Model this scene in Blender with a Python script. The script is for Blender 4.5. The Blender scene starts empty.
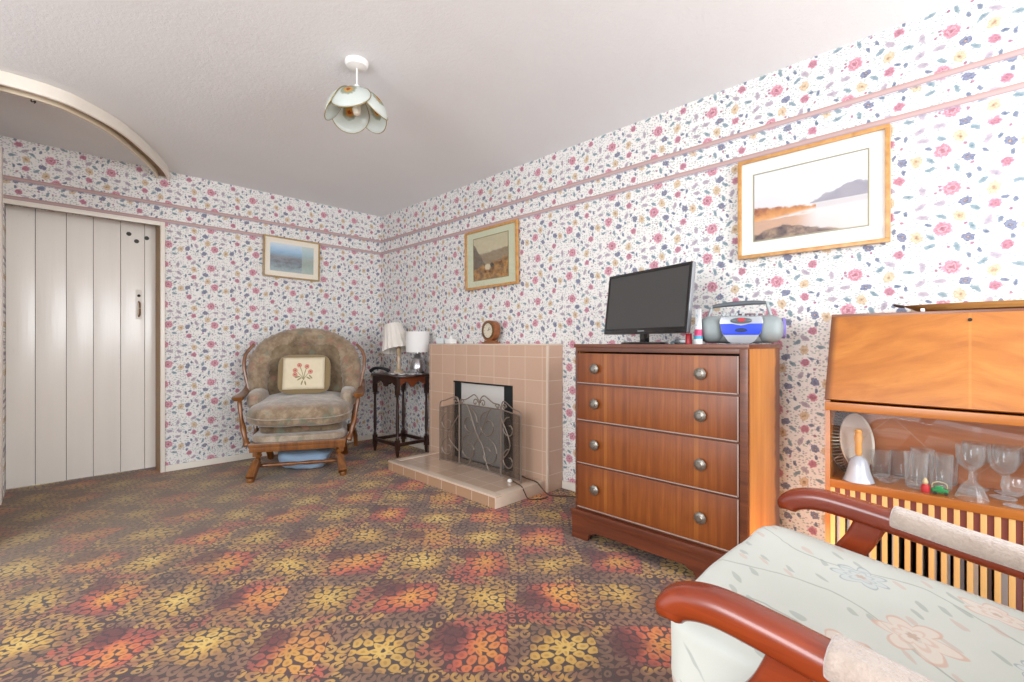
import bpy, bmesh, math, random
from mathutils import Vector, Matrix, noise
C = bpy.context.scene.collection
PI = math.pi
sc = bpy.context.scene

# ------------------------------------------------------------------ object helpers
def obj(name, bm, m, parent=None, smooth=35, loc=None, rot=None):
    me = bpy.data.meshes.new(name)
    bmesh.ops.recalc_face_normals(bm, faces=bm.faces[:])
    bm.to_mesh(me); bm.free()
    if smooth:
        me.shade_smooth()
        me.set_sharp_from_angle(angle=math.radians(smooth))
    for mm in (m if isinstance(m, (list, tuple)) else [m]):
        me.materials.append(mm)
    o = bpy.data.objects.new(name, me); C.objects.link(o)
    if parent is not None: o.parent = parent
    if loc is not None: o.location = loc
    if rot is not None: o.rotation_euler = rot
    return o
def tag(o, label, cat, group=None):
    o['label'] = label; o['category'] = cat
    if group: o['group'] = group
    return o
def thing(name, label, cat, loc=(0,0,0), rotz=0.0, group=None):
    o = bpy.data.objects.new(name, None); C.objects.link(o)
    o.empty_display_size = 0.05
    o.location = loc; o.rotation_euler = (0, 0, rotz)
    return tag(o, label, cat, group)
def struct(name, bm, m, parent=None, smooth=35):
    o = obj(name, bm, m, parent, smooth)
    if parent is None: o['kind'] = 'structure'
    return o
def dup(root, loc, rotz=None, label=None):
    r = root.copy(); C.objects.link(r); r.location = loc
    if rotz is not None: r.rotation_euler = (0, 0, rotz)
    if label: r['label'] = label
    for ch in list(root.children):
        c = ch.copy(); C.objects.link(c); c.parent = r
        for g in list(ch.children):
            d = g.copy(); C.objects.link(d); d.parent = c
    return r

# ------------------------------------------------------------------ mesh helpers
def B(): return bmesh.new()
def box(bm, x0, x1, y0, y1, z0, z1, bev=0.0, M=None, mi=0, seg=2):
    vs = [bm.verts.new(Vector((x, y, z))) for x in (x0, x1) for y in (y0, y1) for z in (z0, z1)]
    idx = [(0,1,3,2),(4,6,7,5),(0,4,5,1),(2,3,7,6),(0,2,6,4),(1,5,7,3)]
    fs = [bm.faces.new([vs[i] for i in f]) for f in idx]
    for f in fs: f.material_index = mi
    if bev > 0:
        es = list({e for f in fs for e in f.edges})
        r = bmesh.ops.bevel(bm, geom=es, offset=bev, segments=seg, profile=0.7, affect='EDGES')
        vs = list({v for f in r['faces'] for v in f.verts} | {v for v in vs if v.is_valid})
        for f in r['faces']: f.material_index = mi
    if M is not None:
        bmesh.ops.transform(bm, matrix=M, verts=vs)
    return bm
def lathe(bm, prof, n=24, M=None, c=(0,0,0), mi=0, close=False, wave=None):
    rings = []; allv = []
    for (r, z) in prof:
        if r < 1e-5:
            v = bm.verts.new((c[0], c[1], c[2]+z)); rings.append([v]); allv.append(v)
        else:
            ring = []
            for k in range(n):
                a = 2*PI*k/n
                rr = r * (1 + (wave(a, z) if wave else 0))
                v = bm.verts.new((c[0]+rr*math.cos(a), c[1]+rr*math.sin(a), c[2]+z)); ring.append(v); allv.append(v)
            rings.append(ring)
    prs = list(zip(rings, rings[1:]))
    if close: prs.append((rings[-1], rings[0]))
    for A, D in prs:
        if len(A) == 1 and len(D) == 1: continue
        for k in range(n):
            k2 = (k+1) % n
            if len(A) == 1: f = bm.faces.new((A[0], D[k2], D[k]))
            elif len(D) == 1: f = bm.faces.new((A[k], A[k2], D[0]))
            else: f = bm.faces.new((A[k], A[k2], D[k2], D[k]))
            f.material_index = mi
    if M is not None: bmesh.ops.transform(bm, matrix=M, verts=allv)
    return bm
def cr(pts, n=8, closed=False):
    P = [Vector(p) for p in pts]; out = []
    N = len(P)
    rng = range(N if closed else N-1)
    for i in rng:
        if closed: p0, p1, p2, p3 = P[i-1], P[i], P[(i+1) % N], P[(i+2) % N]
        else: p0, p1, p2, p3 = P[max(i-1,0)], P[i], P[i+1], P[min(i+2, N-1)]
        for k in range(n):
            t = k/n
            out.append(0.5*((2*p1)+(p2-p0)*t+(2*p0-5*p1+4*p2-p3)*t*t+(3*p1-p0-3*p2+p3)*t*t*t))
    if not closed: out.append(P[-1].copy())
    return out
def sweep(bm, path, sec, up=(0,0,1), scale=None, closed=False, cap=True, mi=0, M=None, upf=None):
    """sec: list of (side, up) offsets, swept along path"""
    path = [Vector(p) for p in path]; rings = []; N = len(path); U0 = Vector(up); allv = []
    for i, p in enumerate(path):
        if closed: t = path[(i+1) % N]-path[i-1]
        else: t = path[min(i+1, N-1)]-path[max(i-1, 0)]
        t.normalize()
        u0 = Vector(upf(i/(N-1))) if upf else U0
        s = t.cross(u0)
        if s.length < 1e-4: s = t.cross(Vector((0.3, 1, 0)))
        s.normalize(); u = s.cross(t)
        k = scale(i/(N-1)) if scale else (1, 1)
        if not isinstance(k, tuple): k = (k, k)
        ring = [bm.verts.new(p + s*(a*k[0]) + u*(b*k[1])) for a, b in sec]
        rings.append(ring); allv += ring
    m = len(sec)
    prs = list(zip(rings, rings[1:]))
    if closed: prs.append((rings[-1], rings[0]))
    for A, D in prs:
        for k in range(m):
            f = bm.faces.new((A[k], A[(k+1) % m], D[(k+1) % m], D[k])); f.material_index = mi
    if cap and not closed:
        for r in (rings[0][::-1], rings[-1]):
            f = bm.faces.new(r); f.material_index = mi
    if M is not None: bmesh.ops.transform(bm, matrix=M, verts=allv)
    return bm
def circ(r, n=10, r2=None):
    r2 = r if r2 is None else r2
    return [(r*math.cos(2*PI*k/n), r2*math.sin(2*PI*k/n)) for k in range(n)]
def rrect(w, h, r, n=4):
    out = []
    for cx, cy, a0 in ((w/2-r, h/2-r, 0), (-w/2+r, h/2-r, PI/2), (-w/2+r, -h/2+r, PI), (w/2-r, -h/2+r, 1.5*PI)):
        for k in range(n+1):
            a = a0 + PI/2*k/n
            out.append((cx+r*math.cos(a), cy+r*math.sin(a)))
    return out
def tube(bm, pts, r, n=10, sm=0, **kw):
    p = cr(pts, sm) if sm else pts
    return sweep(bm, p, circ(r, n), **kw)
def prism(bm, poly, z0, z1, M=None, bev=0, mi=0):
    a = [bm.verts.new((x, y, z0)) for x, y in poly]
    b = [bm.verts.new((x, y, z1)) for x, y in poly]
    n = len(poly); fs = [bm.faces.new(a[::-1]), bm.faces.new(b)]
    for k in range(n): fs.append(bm.faces.new((a[k], a[(k+1) % n], b[(k+1) % n], b[k])))
    for f in fs: f.material_index = mi
    vs = a+b
    if bev:
        es = list({e for f in fs[:2] for e in f.edges})
        r = bmesh.ops.bevel(bm, geom=es, offset=bev, segments=2, profile=0.6, affect='EDGES')
        vs = list({v for f in r['faces'] for v in f.verts} | {v for v in vs if v.is_valid})
    if M is not None: bmesh.ops.transform(bm, matrix=M, verts=vs)
    return bm
def softbox(bm, w, d, h, e=0.35, n=16, c=(0,0,0), M=None, fn=None, bump=0.0, mi=0):
    """pillow-like superellipsoid; e small = boxy"""
    tmp = {}; vs = []
    def sp(x, k): return math.copysign(abs(x)**k, x)
    faces = []
    for ax in range(3):
        for sgn in (-1, 1):
            for i in range(n):
                for j in range(n):
                    q = []
                    for (a, b_) in ((i, j), (i+1, j), (i+1, j+1), (i, j+1)):
                        u = math.tan((a/n*2-1)*PI/4); v = math.tan((b_/n*2-1)*PI/4)
                        p = [0, 0, 0]; p[ax] = sgn; p[(ax+1) % 3] = u; p[(ax+2) % 3] = v
                        key = tuple(round(t, 4) for t in p)
                        if key not in tmp:
                            P = Vector(p); L = (sum(abs(t)**(2/e) for t in P))**(e/2)
                            P = P/L
                            P = Vector((P.x*w/2, P.y*d/2, P.z*h/2))
                            if fn: P = Vector(fn(P))
                            if bump: P += P.normalized()*bump*noise.noise(P*9)
                            P += Vector(c)
                            tmp[key] = bm.verts.new(P); vs.append(tmp[key])
                        q.append(tmp[key])
                    faces.append(q)
    for q in faces:
        try: bm.faces.new(q).material_index = mi
        except ValueError: pass
    if M is not None: bmesh.ops.transform(bm, matrix=M, verts=vs)
    return bm
def T(x, y, z): return Matrix.Translation((x, y, z))
def RX(a): return Matrix.Rotation(a, 4, 'X')
def RY(a): return Matrix.Rotation(a, 4, 'Y')
def RZ(a): return Matrix.Rotation(a, 4, 'Z')

# ------------------------------------------------------------------ node expression helpers
class S:
    g = None
    def __init__(s, k): s.k = k
    def _m(s, op, *a, clamp=False):
        n = S.g.nodes.new('ShaderNodeMath'); n.operation = op; n.use_clamp = clamp
        for i, v in enumerate((s,)+a): lk(v, n.inputs[i])
        return S(n.outputs[0])
    def __add__(s, o): return s._m('ADD', o)
    __radd__ = __add__
    def __sub__(s, o): return s._m('SUBTRACT', o)
    def __rsub__(s, o): return S.c(o)._m('SUBTRACT', s)
    def __mul__(s, o): return s._m('MULTIPLY', o)
    __rmul__ = __mul__
    def __truediv__(s, o): return s._m('DIVIDE', o)
    def __rtruediv__(s, o): return S.c(o)._m('DIVIDE', s)
    def __neg__(s): return s._m('MULTIPLY', -1.0)
    def __getattr__(s, nm):
        ops = dict(min='MINIMUM', max='MAXIMUM', abs='ABSOLUTE', floor='FLOOR', fract='FRACT', sin='SINE', cos='COSINE',
                   gt='GREATER_THAN', lt='LESS_THAN', pow='POWER', mod='FLOORED_MODULO', sqrt='SQRT', atan2='ARCTAN2', pingpong='PINGPONG')
        if nm in ops: return lambda *a: s._m(ops[nm], *a)
        raise AttributeError(nm)
    @staticmethod
    def c(v):
        n = S.g.nodes.new('ShaderNodeValue'); n.outputs[0].default_value = v; return S(n.outputs[0])
    def step(s, a, b):      # smoothstep from a to b
        n = S.g.nodes.new('ShaderNodeMapRange'); n.interpolation_type = 'SMOOTHSTEP'
        inv = a > b
        if inv: a, b = b, a
        lk(s, n.inputs[0]); n.inputs[1].default_value = a; n.inputs[2].default_value = b
        n.inputs[3].default_value = 1 if inv else 0; n.inputs[4].default_value = 0 if inv else 1
        return S(n.outputs[0])
def lk(v, inp):
    if isinstance(v, S): S.g.links.new(v.k, inp)
    elif isinstance(v, (tuple, list)):
        inp.default_value = tuple(v) + ((1,) if len(v) == 3 and inp.type == 'RGBA' else ())
    else: inp.default_value = v
def VM(op, a, b=None, c=None):
    n = S.g.nodes.new('ShaderNodeVectorMath'); n.operation = op
    for i, v in enumerate((a, b, c)):
        if v is not None: lk(v, n.inputs[i])
    return S(n.outputs['Value' if op in ('LENGTH', 'DISTANCE', 'DOT_PRODUCT') else 'Vector'])
def VSC(a, k):
    n = S.g.nodes.new('ShaderNodeVectorMath'); n.operation = 'SCALE'; lk(a, n.inputs[0]); lk(k, n.inputs['Scale']); return S(n.outputs[0])
def XYZ(x, y, z=0.0):
    n = S.g.nodes.new('ShaderNodeCombineXYZ')
    for i, v in enumerate((x, y, z)): lk(v, n.inputs[i])
    return S(n.outputs[0])
def SEP(v):
    n = S.g.nodes.new('ShaderNodeSeparateXYZ'); lk(v, n.inputs[0]); return [S(o) for o in n.outputs]
def NOI(v, scale, detail=2.0, rough=0.5, dist=0.0, out='Fac'):
    n = S.g.nodes.new('ShaderNodeTexNoise'); n.inputs['Scale'].default_value = scale; n.inputs['Detail'].default_value = detail
    n.inputs['Roughness'].default_value = rough; n.inputs['Distortion'].default_value = dist
    lk(v, n.inputs['Vector']); return S(n.outputs[out])
def VOR(v, scale, feature='F1', out='Distance', rnd=1.0, dim='3D'):
    n = S.g.nodes.new('ShaderNodeTexVoronoi'); n.feature = feature; n.voronoi_dimensions = dim
    n.inputs['Scale'].default_value = scale; n.inputs['Randomness'].default_value = rnd
    lk(v, n.inputs['Vector']); return [S(n.outputs[o]) for o in (out if isinstance(out, tuple) else (out,))]
def MIX(f, a, b, mode='MIX'):
    n = S.g.nodes.new('ShaderNodeMix'); n.data_type = 'RGBA'; n.blend_type = mode; n.clamp_factor = True
    lk(f, n.inputs[0]); lk(a, n.inputs[6]); lk(b, n.inputs[7]); return S(n.outputs[2])
def RAMP(f, stops, interp='LINEAR'):
    n = S.g.nodes.new('ShaderNodeValToRGB'); r = n.color_ramp; r.interpolation = interp
    while len(r.elements) < len(stops): r.elements.new(0.5)
    for e, (p, c) in zip(r.elements, stops): e.position = p; e.color = (*c, 1)
    lk(f, n.inputs[0]); return S(n.outputs[0])
def OBJ():
    n = S.g.nodes.new('ShaderNodeTexCoord'); return S(n.outputs['Object'])
def MAP(v, loc=(0,0,0), rot=(0,0,0), scale=(1,1,1), tex=False):
    n = S.g.nodes.new('ShaderNodeMapping'); lk(v, n.inputs[0])
    if tex: n.vector_type = 'TEXTURE'
    n.inputs[1].default_value = loc; n.inputs[2].default_value = rot; n.inputs[3].default_value = scale
    return S(n.outputs[0])
def hexc(h):
    h = h.lstrip('#'); c = [int(h[i:i+2], 16)/255 for i in (0, 2, 4)]
    return tuple(v/12.92 if v <= 0.04045 else ((v+0.055)/1.055)**2.4 for v in c)
def mat(name, col=(.8,.8,.8), rough=0.5, fn=None, metal=0.0, spec=0.5, coat=0.0, sheen=0.0, trans=0.0, bump=None, alpha=None, coat_rough=0.1, rfn=None):
    m = bpy.data.materials.new(name); m.use_nodes = True; S.g = m.node_tree
    p = m.node_tree.nodes['Principled BSDF']
    if isinstance(col, str): col = hexc(col)
    p.inputs['Base Color'].default_value = (*col, 1)
    p.inputs['Roughness'].default_value = rough; p.inputs['Metallic'].default_value = metal
    p.inputs['Specular IOR Level'].default_value = spec
    p.inputs['Coat Weight'].default_value = coat; p.inputs['Coat Roughness'].default_value = coat_rough
    p.inputs['Sheen Weight'].default_value = sheen
    p.inputs['Transmission Weight'].default_value = trans
    if alpha is not None: p.inputs['Alpha'].default_value = alpha
    if fn: lk(fn(), p.inputs['Base Color'])
    if rfn: lk(rfn(), p.inputs['Roughness'])
    if bump:
        f, strength, dist = bump
        b = S.g.nodes.new('ShaderNodeBump'); b.inputs['Strength'].default_value = strength; b.inputs['Distance'].default_value = dist
        lk(f(), b.inputs['Height']); S.g.links.new(b.outputs[0], p.inputs['Normal'])
    return m

# ------------------------------------------------------------------ room numbers
WX, WY, H = 2.44, 4.28, 2.246
LX = -0.19
HC = 0.96

# ------------------------------------------------------------------ wallpaper
random.seed(11)
TP = 0.300
def make_motifs():
    placed = []
    def d(a, b):
        dx = abs(a[0]-b[0]); dx = min(dx, TP-dx); dy = abs(a[1]-b[1]); dy = min(dy, TP-dy)
        return math.hypot(dx, dy)
    def add(kind, r, n, fixed=None):
        for i in range(n):
            for t in range(3000):
                p = fixed[i] if fixed else (random.uniform(0, TP), random.uniform(0, TP))
                if fixed or all(d(p, q[1]) > (r+q[2])*(0.9 if t < 1500 else 0.72) for q in placed):
                    placed.append((kind, p, r, random.uniform(0, 2*PI))); break
    add('rose', .0285, 2, [(.05, .05), (.075, .200)])
    add('rose2', .019, 2, [(.205, .115), (.235, .27)])
    add('gold', .0235, 3)
    add('pansy', .0205, 3)
    add('mauve', .0205, 6)
    add('teal', .0185, 8)
    add('navy', .0125, 8)
    add('berry', .0065, 8)
    return placed
MOT = make_motifs()
def wallpaper_color(u, v):
    base = XYZ(u, v, 0.0)
    nz = NOI(base, 55, 2.0, 0.6, out='Color')
    vec = VM('MULTIPLY_ADD', nz, (0.011, 0.011, 0), base)
    vec = VM('SUBTRACT', vec, (0.0055, 0.0055, 0))
    cell = VOR(base, 95, 'F1', ('Distance', 'Color'), dim='2D')
    pet, pcol = cell; pet = pet*.9
    q = {}
    hw = TP/2
    for kind, (px, py), r, a in MOT:
        w = VM('WRAP', VM('SUBTRACT', vec, (px, py, 0)), (hw, hw, 1), (-hw, -hw, -1))
        if kind in ('mauve', 'teal', 'navy', 'gold', 'pansy'):
            asp = {'mauve': 1.9, 'teal': 2.1, 'navy': 1.8, 'gold': 1.25, 'pansy': 1.3}[kind]
            w = MAP(w, rot=(0, 0, a), scale=(r, r/asp, 1), tex=True)
            L = VM('LENGTH', w)
        else:
            L = VM('LENGTH', w)/r
        q[kind] = L if kind not in q else q[kind].min(L)
    white = hexc('#e9e5e1')
    faint = NOI(base, 130, 1.0)
    col = MIX(faint.step(.62, .68), white, hexc('#cfd3ce'))
    # tiny sprigs
    sd, scol = VOR(MAP(vec, scale=(1, 1.6, 1)), 62, 'F1', ('Distance', 'Color'), dim='2D')
    sr, sg, sb = SEP(scol)
    m = sd.step(.36, .22)*sr.gt(.30)
    col = MIX(m*0.75, col, RAMP(sg, [(0, hexc('#8b9ba0')), (.4, hexc('#b9a9b4')), (.7, hexc('#93a79c')), (1, hexc('#c9b49a'))], 'CONSTANT'))
    def lay(col, kind, stops, hard=.10, amp=.35):
        L = q[kind] + (pet-0.4)*amp
        return MIX(L.step(1.0, 1.0-hard)*.84, col, RAMP(L, stops))
    col = lay(col, 'mauve', [(0, hexc('#8c8294')), (.6, hexc('#a597a4')), (1, hexc('#b4a8b2'))])
    col = lay(col, 'teal', [(0, hexc('#56707c')), (.5, hexc('#6c8692')), (1, hexc('#8da2aa'))])
    col = lay(col, 'navy', [(0, hexc('#3e4a66')), (.6, hexc('#5a6a86')), (1, hexc('#7d8ba0'))])
    col = lay(col, 'berry', [(0, hexc('#8a4a66')), (1, hexc('#a87590'))], .3, .2)
    col = lay(col, 'pansy', [(0, hexc('#c09060')), (.18, hexc('#454a66')), (.55, hexc('#6a7294')), (.75, hexc('#525a7c')), (1, hexc('#8e97b0'))], .12, .5)
    col = lay(col, 'gold', [(0, hexc('#8a5f3a')), (.25, hexc('#b4946c')), (.6, hexc('#d6bd9c')), (.75, hexc('#bd9f7c')), (1, hexc('#dccab2'))], .12, .55)
    col = lay(col, 'rose2', [(0, hexc('#8a3c56')), (.3, hexc('#b2647c')), (.55, hexc('#9c5068')), (.8, hexc('#c78098')), (1, hexc('#d9a3b2'))], .12, .42)
    col = lay(col, 'rose', [(0, hexc('#86344c')), (.25, hexc('#ad5369')), (.42, hexc('#d9a0ae')), (.55, hexc('#a8566c')), (.8, hexc('#cf8499')), (1, hexc('#dfb0bc'))], .12, .42)
    # border bands
    for z in (1.993, 1.872):
        d = (v-z)
        col = MIX(d.abs().step(.0135, .0115), col, RAMP(d/0.027+0.5, [(0, hexc('#a08a92')), (.15, hexc('#a88f93')), (.22, hexc('#b9a0a0')), (.5, hexc('#c0a49f')), (.85, hexc('#b3928e')), (1, hexc('#a58886'))]))
        col = MIX((v-(z-.0165)).abs().step(.003, .002)*.7, col, hexc('#8f97a8'))
    return col
def wall_mat(name, axis):
    def fn():
        x, y, z = SEP(OBJ())
        return wallpaper_color(x if axis == 'x' else y, z)
    return mat(name, rough=.75, fn=fn, spec=.3, bump=(lambda: NOI(OBJ(), 220, 2), .08, .002))
M_wallF = wall_mat('floral_wallpaper_far', 'x')
M_wallR = wall_mat('floral_wallpaper_right', 'y')

# ------------------------------------------------------------------ carpet
def carpet():
    o = OBJ()
    yaw = math.radians(45.43)
    Fv, Rv = (math.sin(yaw), math.cos(yaw), 0), (math.cos(yaw), -math.sin(yaw), 0)
    P = .283
    o2 = VM('MULTIPLY_ADD', NOI(o, 13, 2, out='Color'), (.034, .034, 0), o); o2 = VM('MULTIPLY_ADD', NOI(o, 2.2, 1, out='Color'), (.10, .10, 0), o2); o2 = VM('SUBTRACT', o2, (.067, .067, 0))
    a = (VM('DOT_PRODUCT', o2, Rv)+.262)/P
    b = (VM('DOT_PRODUCT', o2, Fv)-1.606)/P
    ca, cb = a.floor(), b.floor()
    x, y = a-ca-.5, b-cb-.5
    par = (ca+cb).mod(2.0)
    cellv = XYZ(ca, cb)
    wn = S.g.nodes.new('ShaderNodeTexWhiteNoise'); wn.noise_dimensions = '2D'; lk(cellv, wn.inputs['Vector'])
    rnd = S(wn.outputs['Value'])
    r = (x*x+y*y).sqrt(); th = y.atan2(x)/(2*PI)
    nz = NOI(o, 60, 2)-.5
    def ring(n, r0, ra, wb, ph=0.0):
        t = ((th*n+ph).fract()-.5)*(2*PI/n)*r
        return (((r-r0)/ra).pow(2.0)+(t/wb).pow(2.0)).sqrt() + nz*.5
    e1 = ring(7, .085, .065, .040)
    e2 = ring(10, .205, .068, .056, .5)
    e3 = ring(15, .325, .060, .060)
    leaf = e1.min(e2).min(e3)
    fl = leaf.step(1.05, .85)
    inner = leaf.step(.45, .25)
    # square border of C scrolls
    ax, ay = x.abs(), y.abs()
    mx = ax.max(ay)
    along = MIXV(ax.gt(ay), y, x)
    N = 7.0
    s = ((along*N).fract()-.5)/N
    dd = (mx-.428)
    rr = (s*s+dd*dd).sqrt() + nz*.012
    ang = dd.atan2(s.abs())
    scroll = (rr-.049).abs().step(.026, .016)
    scroll = scroll.max((XYZL(s-.02, dd+.012)-.012).abs().step(.016, .009))
    scroll = scroll*(1-(s+dd*.6).abs().step(.015, .008)*dd.lt(-.0))
    corner = XYZL(ax-.435, ay-.435)
    cscroll = (corner-.03).abs().step(.018, .010)
    scroll = MIXF(ax.min(ay).gt(.37), scroll, cscroll)
    band = mx.gt(.355)
    # small leaves filling between medallion and border
    vd = VOR(XYZ(a, b), 15, 'F1', ('Distance',), dim='2D')[0]
    fill = (vd+nz*.3).step(.56, .42)*r.gt(.375)*mx.lt(.36)
    shape = MIXF(band, fl.max(fill), scroll)
    dark = MIX(par, hexc('#2b3230'), hexc('#4a2a2e'))
    dark = MIX(NOI(o, 9, 3)*.6, dark, hexc('#2e3836'))
    plum = MIX(NOI(o, 300, 2).step(.4, .6)*.5, dark, hexc('#633e42'))
    # colour of the pile: bright blob off centre, fading to brown
    sx = x-.13*(rnd*2-1)-.03; sy = y-.10*(rnd*7).sin()
    g = XYZL(sx, sy)+(NOI(o, 6, 2)-.5)*.75
    bright = NOI(o, 2.3, 1)
    hotA = RAMP(g, [(0, hexc('#f4b04a')), (.16, hexc('#ea9048')), (.29, hexc('#dc6c4a')), (.40, hexc('#b4564c')), (.54, hexc('#8a5850'))])
    hotA = MIX(bright.step(.50, .62)*.6, hotA, hexc('#e0ae50'))
    hotB = RAMP(g, [(0, hexc('#f0cc70')), (.20, hexc('#deb054')), (.33, hexc('#bd9052')), (.43, hexc('#98704e')), (.55, hexc('#7d604c'))])
    hot = MIX(par, hotB, hotA)
    brd = RAMP(NOI(o, 4.6, 2), [(.36, hexc('#80624f')), (.45, hexc('#946f58')), (.52, hexc('#d4a654')), (.58, hexc('#a87454')), (.66, hexc('#c4604e'))])
    hot = MIX(band, hot, brd)
    hot = MIX(inner*.35*(1-band), hot, hexc('#6b3a24'))
    # plum plain corner of the red tiles
    pc = XYZL(x+.34, y-.26+.5*(rnd-.5))+(NOI(o, 14, 3)-.5)*.5
    shape = shape*(1-pc.step(.32, .16)*par*.75)
    plum = MIX(pc.step(.34, .22)*par, plum, hexc('#4f2a33'))
    col = MIX(shape*(.82+.18*NOI(o, 3.3, 2).step(.35, .55)), plum, hot)
    col = MIX(NOI(o, 420, 1)*.25, col, hexc('#2a1c18'))
    ox, oy, oz = SEP(o)
    pale_zone = ((ox-.35)*(ox-.35)*.7+(oy-3.7)*(oy-3.7)*1.1).sqrt().step(1.7, .3)  # carpet turns paler grey-brown towards the far left
    col = MIX(.17, col, hexc('#8a746a'))
    return MIX(pale_zone*.55, col, hexc('#8d7c66'))
def MIXV(f, a, b):   # float mix
    return b + (a-b)*f
def MIXF(f, a, b): return a + (b-a)*f
def XYZL(a, b): return (a*a+b*b).sqrt()
# note: MIXV(f,a,b): f=1 -> a
M_carpet = mat('patterned_carpet', rough=.95, fn=carpet, spec=.12, sheen=.15,
               bump=(lambda: NOI(OBJ(), 500, 2), .35, .004))

# ------------------------------------------------------------------ plain materials
M_ceil = mat('stippled_ceiling_paint', rough=.9, spec=.2, fn=lambda: MIX(NOI(OBJ(), 1.3, 3), hexc('#e6e7e8'), hexc('#eff0f1')),
             bump=(lambda: NOI(OBJ(), 75, 4, .65)+NOI(MAP(OBJ(), rot=(0,0,.8), scale=(1, 4, 1)), 1.3, 2)*.9, .45, .005))
M_cream = mat('cream_gloss_paint', '#e9e1d4', .3, spec=.5)
def doorfn():
    o = OBJ(); x, y, z = SEP(o)
    c = MIX(NOI(MAP(o, scale=(8, 8, .6)), 2, 4)*.5, hexc('#fbf6ee'), hexc('#f0e9de'))
    return MIX(NOI(MAP(o, scale=(3, 3, 1)), 14, 5, .7).step(.66, .74)*.35, c, hexc('#b9ab95'))
M_door = mat('worn_white_door_paint', rough=.22, fn=doorfn, spec=.6, bump=(lambda: NOI(MAP(OBJ(), scale=(9, 9, .7)), 4, 3), .25, .004))
M_gap = mat('dark_gap', '#2a241e', .9)
M_jamb = mat('bare_brown_jamb', '#9c7d5c', .6)
def woodfn(c1, c2, c3, axis='z', sc_=1.0, gloss=None):
    def fn():
        o = OBJ()
        s = {'z': (14, 14, .9), 'x': (.9, 14, 14), 'y': (14, .9, 14)}[axis]
        n = NOI(MAP(o, scale=tuple(v*sc_ for v in s)), 2.2, 5, .6, .4)
        c = RAMP(n, [(.25, hexc(c1)), (.5, hexc(c2)), (.75, hexc(c3))])
        f = NOI(MAP(o, scale=tuple(v*sc_*6 for v in s)), 3, 3, .6)
        return MIX(f.step(.5, .75)*.35, c, hexc(c1))
    return fn
def wood(name, c1, c2, c3, axis='z', rough=.35, coat=.25, sc_=1.0):
    return mat(name, rough=rough, fn=woodfn(c1, c2, c3, axis, sc_), coat=coat, coat_rough=.2)

M_dark = wood('dark_oak', '#1d0f0a', '#331b12', '#46281a')
M_mahog = wood('reddish_mahogany_arms', '#641d09', '#7e2c0d', '#963a12', 'y', .26, .35, .5)
M_chairwood = wood('golden_brown_chair_frame', '#4d2a12', '#774619', '#935c28', 'z', .3, .5)
M_chestframe = wood('chest_brown_frame', '#4a2412', '#67361d', '#7c4526', 'y', .38, .3)
M_plinth = wood('chest_plinth', '#472013', '#653019', '#7d4022', 'y', .38, .3)
def drawerfn():
    o = OBJ(); x, y, z = SEP(o)
    n = NOI(MAP(o, scale=(16, 16, 1.0)), 3.0, 5, .6, .3)
    c = RAMP(n, [(.25, hexc('#6a3312')), (.5, hexc('#88481a')), (.75, hexc('#9d5a22'))])
    vert = NOI(MAP(o, scale=(30, 60, .5)), 4, 3)
    c = MIX(vert.step(.45, .8)*.35, c, hexc('#6d3311'))
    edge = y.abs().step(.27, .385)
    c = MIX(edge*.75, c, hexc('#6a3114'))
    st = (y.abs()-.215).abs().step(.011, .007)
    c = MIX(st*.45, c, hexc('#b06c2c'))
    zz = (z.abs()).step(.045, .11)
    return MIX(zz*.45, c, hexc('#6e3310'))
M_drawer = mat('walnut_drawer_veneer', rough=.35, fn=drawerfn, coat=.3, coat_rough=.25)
def sidefn():
    o = OBJ(); x, y, z = SEP(o)
    n = NOI(MAP(o, scale=(9, 9, .8)), 2.0, 4, .6, .4)
    c = RAMP(n, [(.25, hexc('#9c5c24')), (.5, hexc('#b4722e')), (.75, hexc('#c4843a'))])
    k = (x+NOI(MAP(o, scale=(1, 1, 2)), 9, 3)*.05)
    return MIX(k.step(.355, .39)*.85, c, hexc('#5c2a12'))
M_side = mat('orange_side_veneer', rough=.4, fn=sidefn, coat=.25, coat_rough=.25)
M_bead = mat('worn_pale_bead', '#a08d84', .45)
M_knob = mat('antique_silver_knob', '#8b857c', .35, metal=.8)

# ------------------------------------------------------------------ the shell
bm = B(); box(bm, -2.2, WX+.1, -1.9, WY+.5, -.08, 0)
struct('floor', bm, M_carpet)
bm = B(); box(bm, -2.2, WX+.1, -1.9, WY+.5, H, H+.08)
struct('ceiling', bm, M_ceil)
# far wall with the doorway hole
DX0, DX1, DZ, DY = -.157, .628, 1.828, WY+.17
bm = B()
box(bm, DX1, WX+.1, WY, WY+.2, 0, H); box(bm, -1.6, DX0, WY, WY+.2, 0, H); box(bm, DX0, DX1, WY, WY+.03, DZ, H); box(bm, DX0, DX1, WY+.03, WY+.2, 1.95, H)
struct('wall_far', bm, M_wallF, smooth=0)
bm = B(); box(bm, WX, WX+.1, -1.9, WY+.2, 0, H)
struct('wall_right', bm, M_wallR, smooth=0)
bm = B(); box(bm, LX-.12, LX, 3.22, WY, 0, H)
bm.faces.ensure_lookup_table()
for f in bm.faces: f.material_index = 1 if abs(f.calc_center_median().y-3.22) < .001 else 0
struct('wall_left', bm, [M_wallR, M_cream], smooth=0)
# skirting boards
bm = B(); box(bm, .655, WX, WY-.018, WY, 0, .045, .004)
struct('baseboard_far', bm, M_cream)
bm = B(); box(bm, WX-.016, WX, -1.9, 1.925, 0, .05, .004)
box(bm, WX-.016, WX, 3.23, WY-.018, 0, .05, .004)
struct('baseboard_right', bm, M_cream)
# left door post beside the doorway
bm = B(); box(bm, LX, -.160, 4.09, WY-.001, 0, 2.13, .003)
struct('trim_1', bm, M_cream)
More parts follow.
